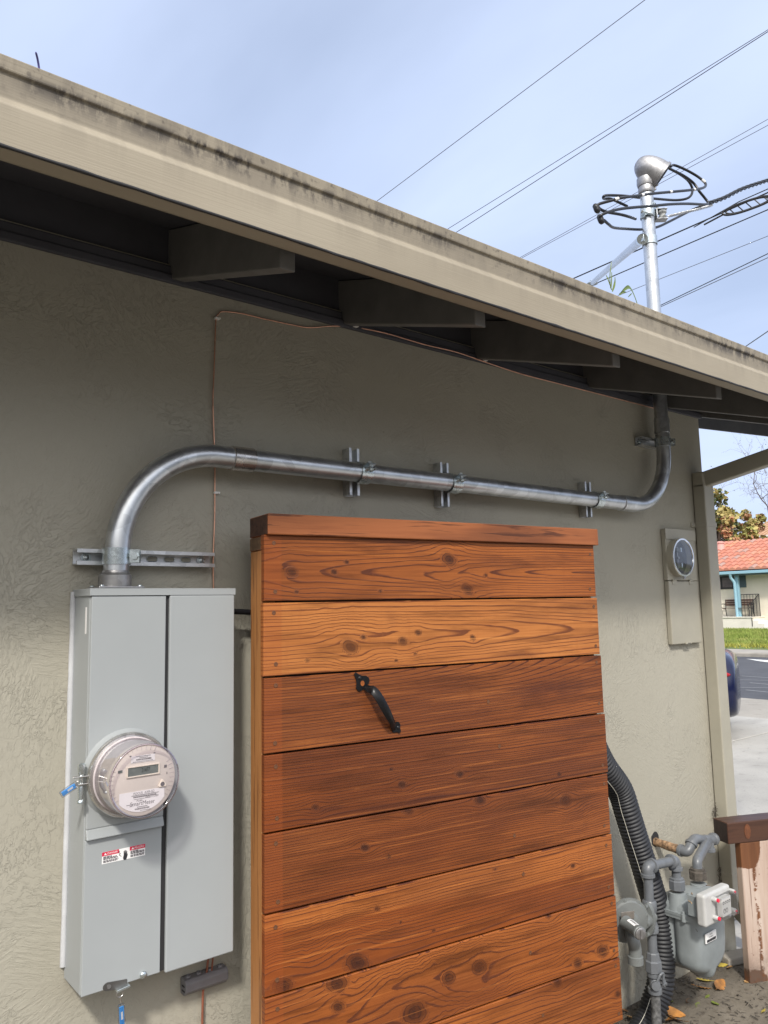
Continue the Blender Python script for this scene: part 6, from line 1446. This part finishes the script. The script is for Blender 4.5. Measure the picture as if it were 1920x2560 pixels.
# bench
by1, by0 = WX(1807, 1520, FX-.45).y, WX(1878, 1520, FX-.45).y
bn = thing('garden_bench', 'brown slatted garden bench with iron ends on the porch across the street', 'bench', (FX-.45, (by0+by1)/2, zpor+.04))
bw = simple('bench_wood', (.10, .055, .04), .6)
zp = zpor+.04
for k in range(4):
    m = MB(); m.box((FX-.62+k*.105, by0, zp+.42), (FX-.54+k*.105, by1, zp+.445)); obj('seat_slat', m, bw, bn)
for k in range(3):
    m = MB(); m.box((FX-.20+k*.02, by0, zp+.56+k*.115), (FX-.175+k*.02, by1, zp+.655+k*.115)); obj('back_slat', m, bw, bn)
for y in (by0+.03, by1-.03):
    m = MB(); m.tube(smooth([(FX-.66, y, zp), (FX-.60, y, zp+.25), (FX-.64, y, zp+.44), (FX-.4, y, zp+.42), (FX-.2, y, zp+.44), (FX-.14, y, zp+.88)], 5), .025, 6); m.tube(smooth([(FX-.12, y, zp), (FX-.2, y, zp+.22), (FX-.2, y, zp+.44)], 4), .025, 6); m.tube(smooth([(FX-.18, y, zp+.64), (FX-.45, y, zp+.66), (FX-.66, y, zp+.62), (FX-.60, y, zp+.44)], 4), .022, 6); obj('end_frame', m, iron, bn)
# lawn grass
g = random.Random(12); m = MB()
for k in range(11000):
    x = 25.2+13.4*g.random()**.8; c = WZ(g.uniform(1770, 2040), 1600, -1.47); y = c.y*(x/c.x)+(x-c.x)*0; yy = y+g.uniform(-.3, .3); z = -1.53+(x-24.6)/14.4*.13; h = g.uniform(.05, .13)*(1.6 if 30 < x < 34 and g.random() < .3 else 1); w = g.uniform(.012, .03); a = g.uniform(0, 6.28); dx, dy = math.cos(a)*w, math.sin(a)*w; lx_, ly_ = g.gauss(0, .03), g.gauss(0, .03)
    m.add([(x-dx, yy-dy, z), (x+dx, yy+dy, z), (x+lx_, yy+ly_, z+h)], [(0, 1, 2)])
def grass_mat():
    b = NB('lawn_grass'); p = b.pos(); n = b.noise(p, .9, 4, .6); x = b.sep(p)[0]
    c = b.ramp(n, [(.3, (.13, .18, .03)), (.5, (.21, .27, .06)), (.72, (.34, .34, .11))]); c = b.mix(b.math('MULTIPLY', b.math('SUBTRACT', 1.0, b.step(x, 25, 28)), .6), c, (.38, .32, .06)); return b.set(c, .7, 0, .2)
tag(obj('lawn_grass', m, grass_mat()), kind='stuff')

# ------------------------------------------------------------------ trees and the house behind
def leafmat(n, c0, c1): return simple(n, c0, .65, var=.45, scale=2.5) if c1 is None else (lambda b: b.set(b.ramp(b.noise(b.pos(), 2.2, 3, .6), [(.3, c0), (.7, c1)]), .65, 0, .25))(NB(n))
def crown_tree(base, h, rad, lab, mats, seed, n=2600, cz=.62, sq=1.0, grp=None, size=.10):
    g = random.Random(seed); base = Vector(base)
    t = thing('tree', lab, 'tree', base, grp)
    m = MB(); m.tube([base-Vector((0, 0, .2)), base+Vector((.1, 0, h*.3)), base+Vector((0, .1, h*.6))], [.16, .12, .06], 10)
    cl = []
    for k in range(26):
        w = g.uniform(0, 6.28); rr = rad*g.random()**.6; zz = h*cz+h*.36*g.uniform(-1, 1)*sq*(1-.5*(rr/rad)**2); c = base+Vector((rr*math.cos(w), rr*math.sin(w), zz)); cl.append((c, g.uniform(.22, .42)*rad))
        m.tube([base+Vector((0, 0, h*g.uniform(.25, .5))), (base+c)/2+Vector((0, 0, h*.3)), c], [.05, .03, .012], 5)
    obj('trunk', m, simple('bark_'+str(seed), (.09, .065, .05), .9), t, sm=60)
    ms = [MB() for _ in mats]
    for k in range(n):
        c, r0 = g.choice(cl); d = Vector((g.gauss(0, 1), g.gauss(0, 1), g.gauss(0, 1))).normalized(); p = c+d*r0*g.random()**.35
        a = Vector((g.gauss(0, 1), g.gauss(0, 1), g.gauss(0, .8))).normalized(); b = a.cross(Vector((g.gauss(0, 1), g.gauss(0, 1), g.gauss(0, 1)))).normalized(); s = size*g.uniform(.6, 1.3)
        i = cl.index((c, r0)) % len(mats) if g.random() < .7 else g.randrange(len(mats))
        ms[i].add([p-a*s, p+b*s*.55, p+a*s, p-b*s*.55], [(0, 1, 2, 3)])
    for i, (mm, mt_) in enumerate(zip(ms, mats)): obj('foliage', mm, mt_, t)
    return t
gy = leafmat('leaf_olive', (.20, .21, .06), (.33, .31, .10)); gd = leafmat('leaf_dark', (.07, .10, .045), (.14, .17, .07)); ro = leafmat('leaf_russet', (.38, .19, .10), (.46, .26, .15)); yl = leafmat('leaf_gold', (.38, .31, .10), (.46, .39, .17))
def at50(px, py, X): return WX(px, py, X)
TG = 'autumn trees behind the tiled roof'
for px, top, X, rad, mats_, lab, sd_ in ((1778, 1266, 49, 1.35, [gy, gd, yl], 'olive green autumn tree nearest the downspout behind the tiled roof', 21), (1815, 1288, 51, 1.5, [gd, gy, yl], 'dark green and gold tree in the middle behind the tiled roof', 22), (1842, 1298, 48, 1.15, [ro, yl, gy], 'russet orange tree behind the tiled roof', 23), (1872, 1290, 52, 1.1, [yl, gy, ro], 'slim golden tree right of the russet one', 24)):
    tp = WX(px, top, X); h = tp.z+1.4; crown_tree((X, tp.y, -1.4), h, rad, lab, mats_, sd_, 2600, .70, 1.25, TG, .15)
tp = WX(1760, 1290, 50); crown_tree((50, tp.y, -1.4), tp.z+1.4, 1.6, 'green tree further left behind the tiled roof', [gd, gy], 26, 2200, .7, 1.0, TG, .12)
# tall bare tree
def bare(base, h, lab, seed):
    g = random.Random(seed); t = thing('bare_tree', lab, 'tree', base); m = MB(); lm = MB(); base = Vector(base)
    def br(p, d, L_, r, lv):
        n = 4; pts = [p]
        for i in range(n):
            d = (d+Vector((g.gauss(0, .13), g.gauss(0, .13), g.gauss(.02, .10)))).normalized(); p = p+d*L_/n; pts.append(p)
        m.tube(pts, [r*(1-.5*i/n) for i in range(n+1)], 5 if lv < 3 else 3, cap=False)
        if lv >= 4:
            for k in range(2):
                q = pts[g.randrange(1, n+1)]+Vector((g.gauss(0, .05), g.gauss(0, .05), g.gauss(0, .05))); a = Vector((g.gauss(0, 1), g.gauss(0, 1), g.gauss(0, 1))).normalized(); b = a.cross(Vector((0, 0, 1))); s = g.uniform(.03, .07); lm.add([q-a*s, q+b*s*.5, q+a*s, q-b*s*.5], [(0, 1, 2, 3)])
        if lv < 6:
            for k in range(3 if lv < 5 else 2):
                w = g.uniform(0, 6.28); a, b, _ = basis(d); sp_ = g.uniform(.6, 1.25); nd = (d+(a*math.cos(w)+b*math.sin(w))*sp_).normalized(); br(pts[-1 if k == 0 else g.randrange(2, n+1)], nd, L_*g.uniform(.62, .82), r*.58, lv+1)
    br(base, Vector((0, 0, 1)), h*.27, .13, 0)
    obj('trunk', m, simple('grey_bark', (.17, .155, .15), .9), t, sm=60); obj('bud', lm, simple('dry_bud', (.22, .18, .15), .8), t); lm = None
tp = WX(2010, 1390, 50); bare((50, tp.y, -1.4), 16.5, 'tall leafless grey tree with fine twigs at the right edge', 31)
# house further back
hx = 64; a = WX(1868, 1345, hx); r_ = WX(1880, 1308, hx)
hb2 = thing('distant_house', 'pale grey house with a brown tile roof behind the trees', 'house', (hx+4, a.y-6, -1.4))
m = MB(); m.box((hx, a.y-16, -1.5), (hx+9, a.y-.3, a.z-.1)); obj('wall', m, simple('pale_wall', (.55, .52, .50), .8), hb2)
def ribmat():
    b = NB('brown_tile'); p = b.pos(); y = b.sep(p)[1]; w = b.math('SINE', b.math('MULTIPLY', y, 18)); c = b.ramp(b.math('ADD', b.math('MULTIPLY', w, .3), b.noise(p, 3, 3)), [(.2, (.30, .16, .09)), (.8, (.50, .31, .19))]); return b.set(c, .85, 0, .2)
m = MB(); m.hexa([(hx-.6, a.y-17, a.z-.1), (hx+4.5, a.y-17, r_.z+.35), (hx+4.5, a.y+.3, r_.z+.35), (hx-.6, a.y+.3, a.z-.1), (hx-.6, a.y-17, a.z+.05), (hx+4.5, a.y-17, r_.z+.5), (hx+4.5, a.y+.3, r_.z+.5), (hx-.6, a.y+.3, a.z+.05)]); obj('roof', m, ribmat(), hb2)
m = MB(); m.hexa([(hx+4.5, a.y-17, r_.z+.35), (hx+9.6, a.y-17, a.z-.1), (hx+9.6, a.y+.3, a.z-.1), (hx+4.5, a.y+.3, r_.z+.35), (hx+4.5, a.y-17, r_.z+.5), (hx+9.6, a.y-17, a.z+.05), (hx+9.6, a.y+.3, a.z+.05), (hx+4.5, a.y+.3, r_.z+.5)]); obj('roof', m, ribmat(), hb2)
m = MB(); m.box((hx-.66, a.y-17, a.z-.16), (hx-.55, a.y+.3, a.z+.06)); obj('gutter', m, simple('white_gutter', (.72, .70, .68), .6), hb2)
cyl_ = WX(1893, 1285, hx+4.2); m = MB(); m.box((hx+4.2, cyl_.y-.16, r_.z), (hx+4.5, cyl_.y+.16, cyl_.z)); obj('chimney', m, simple('tan_chimney', (.42, .28, .18), .8), hb2)
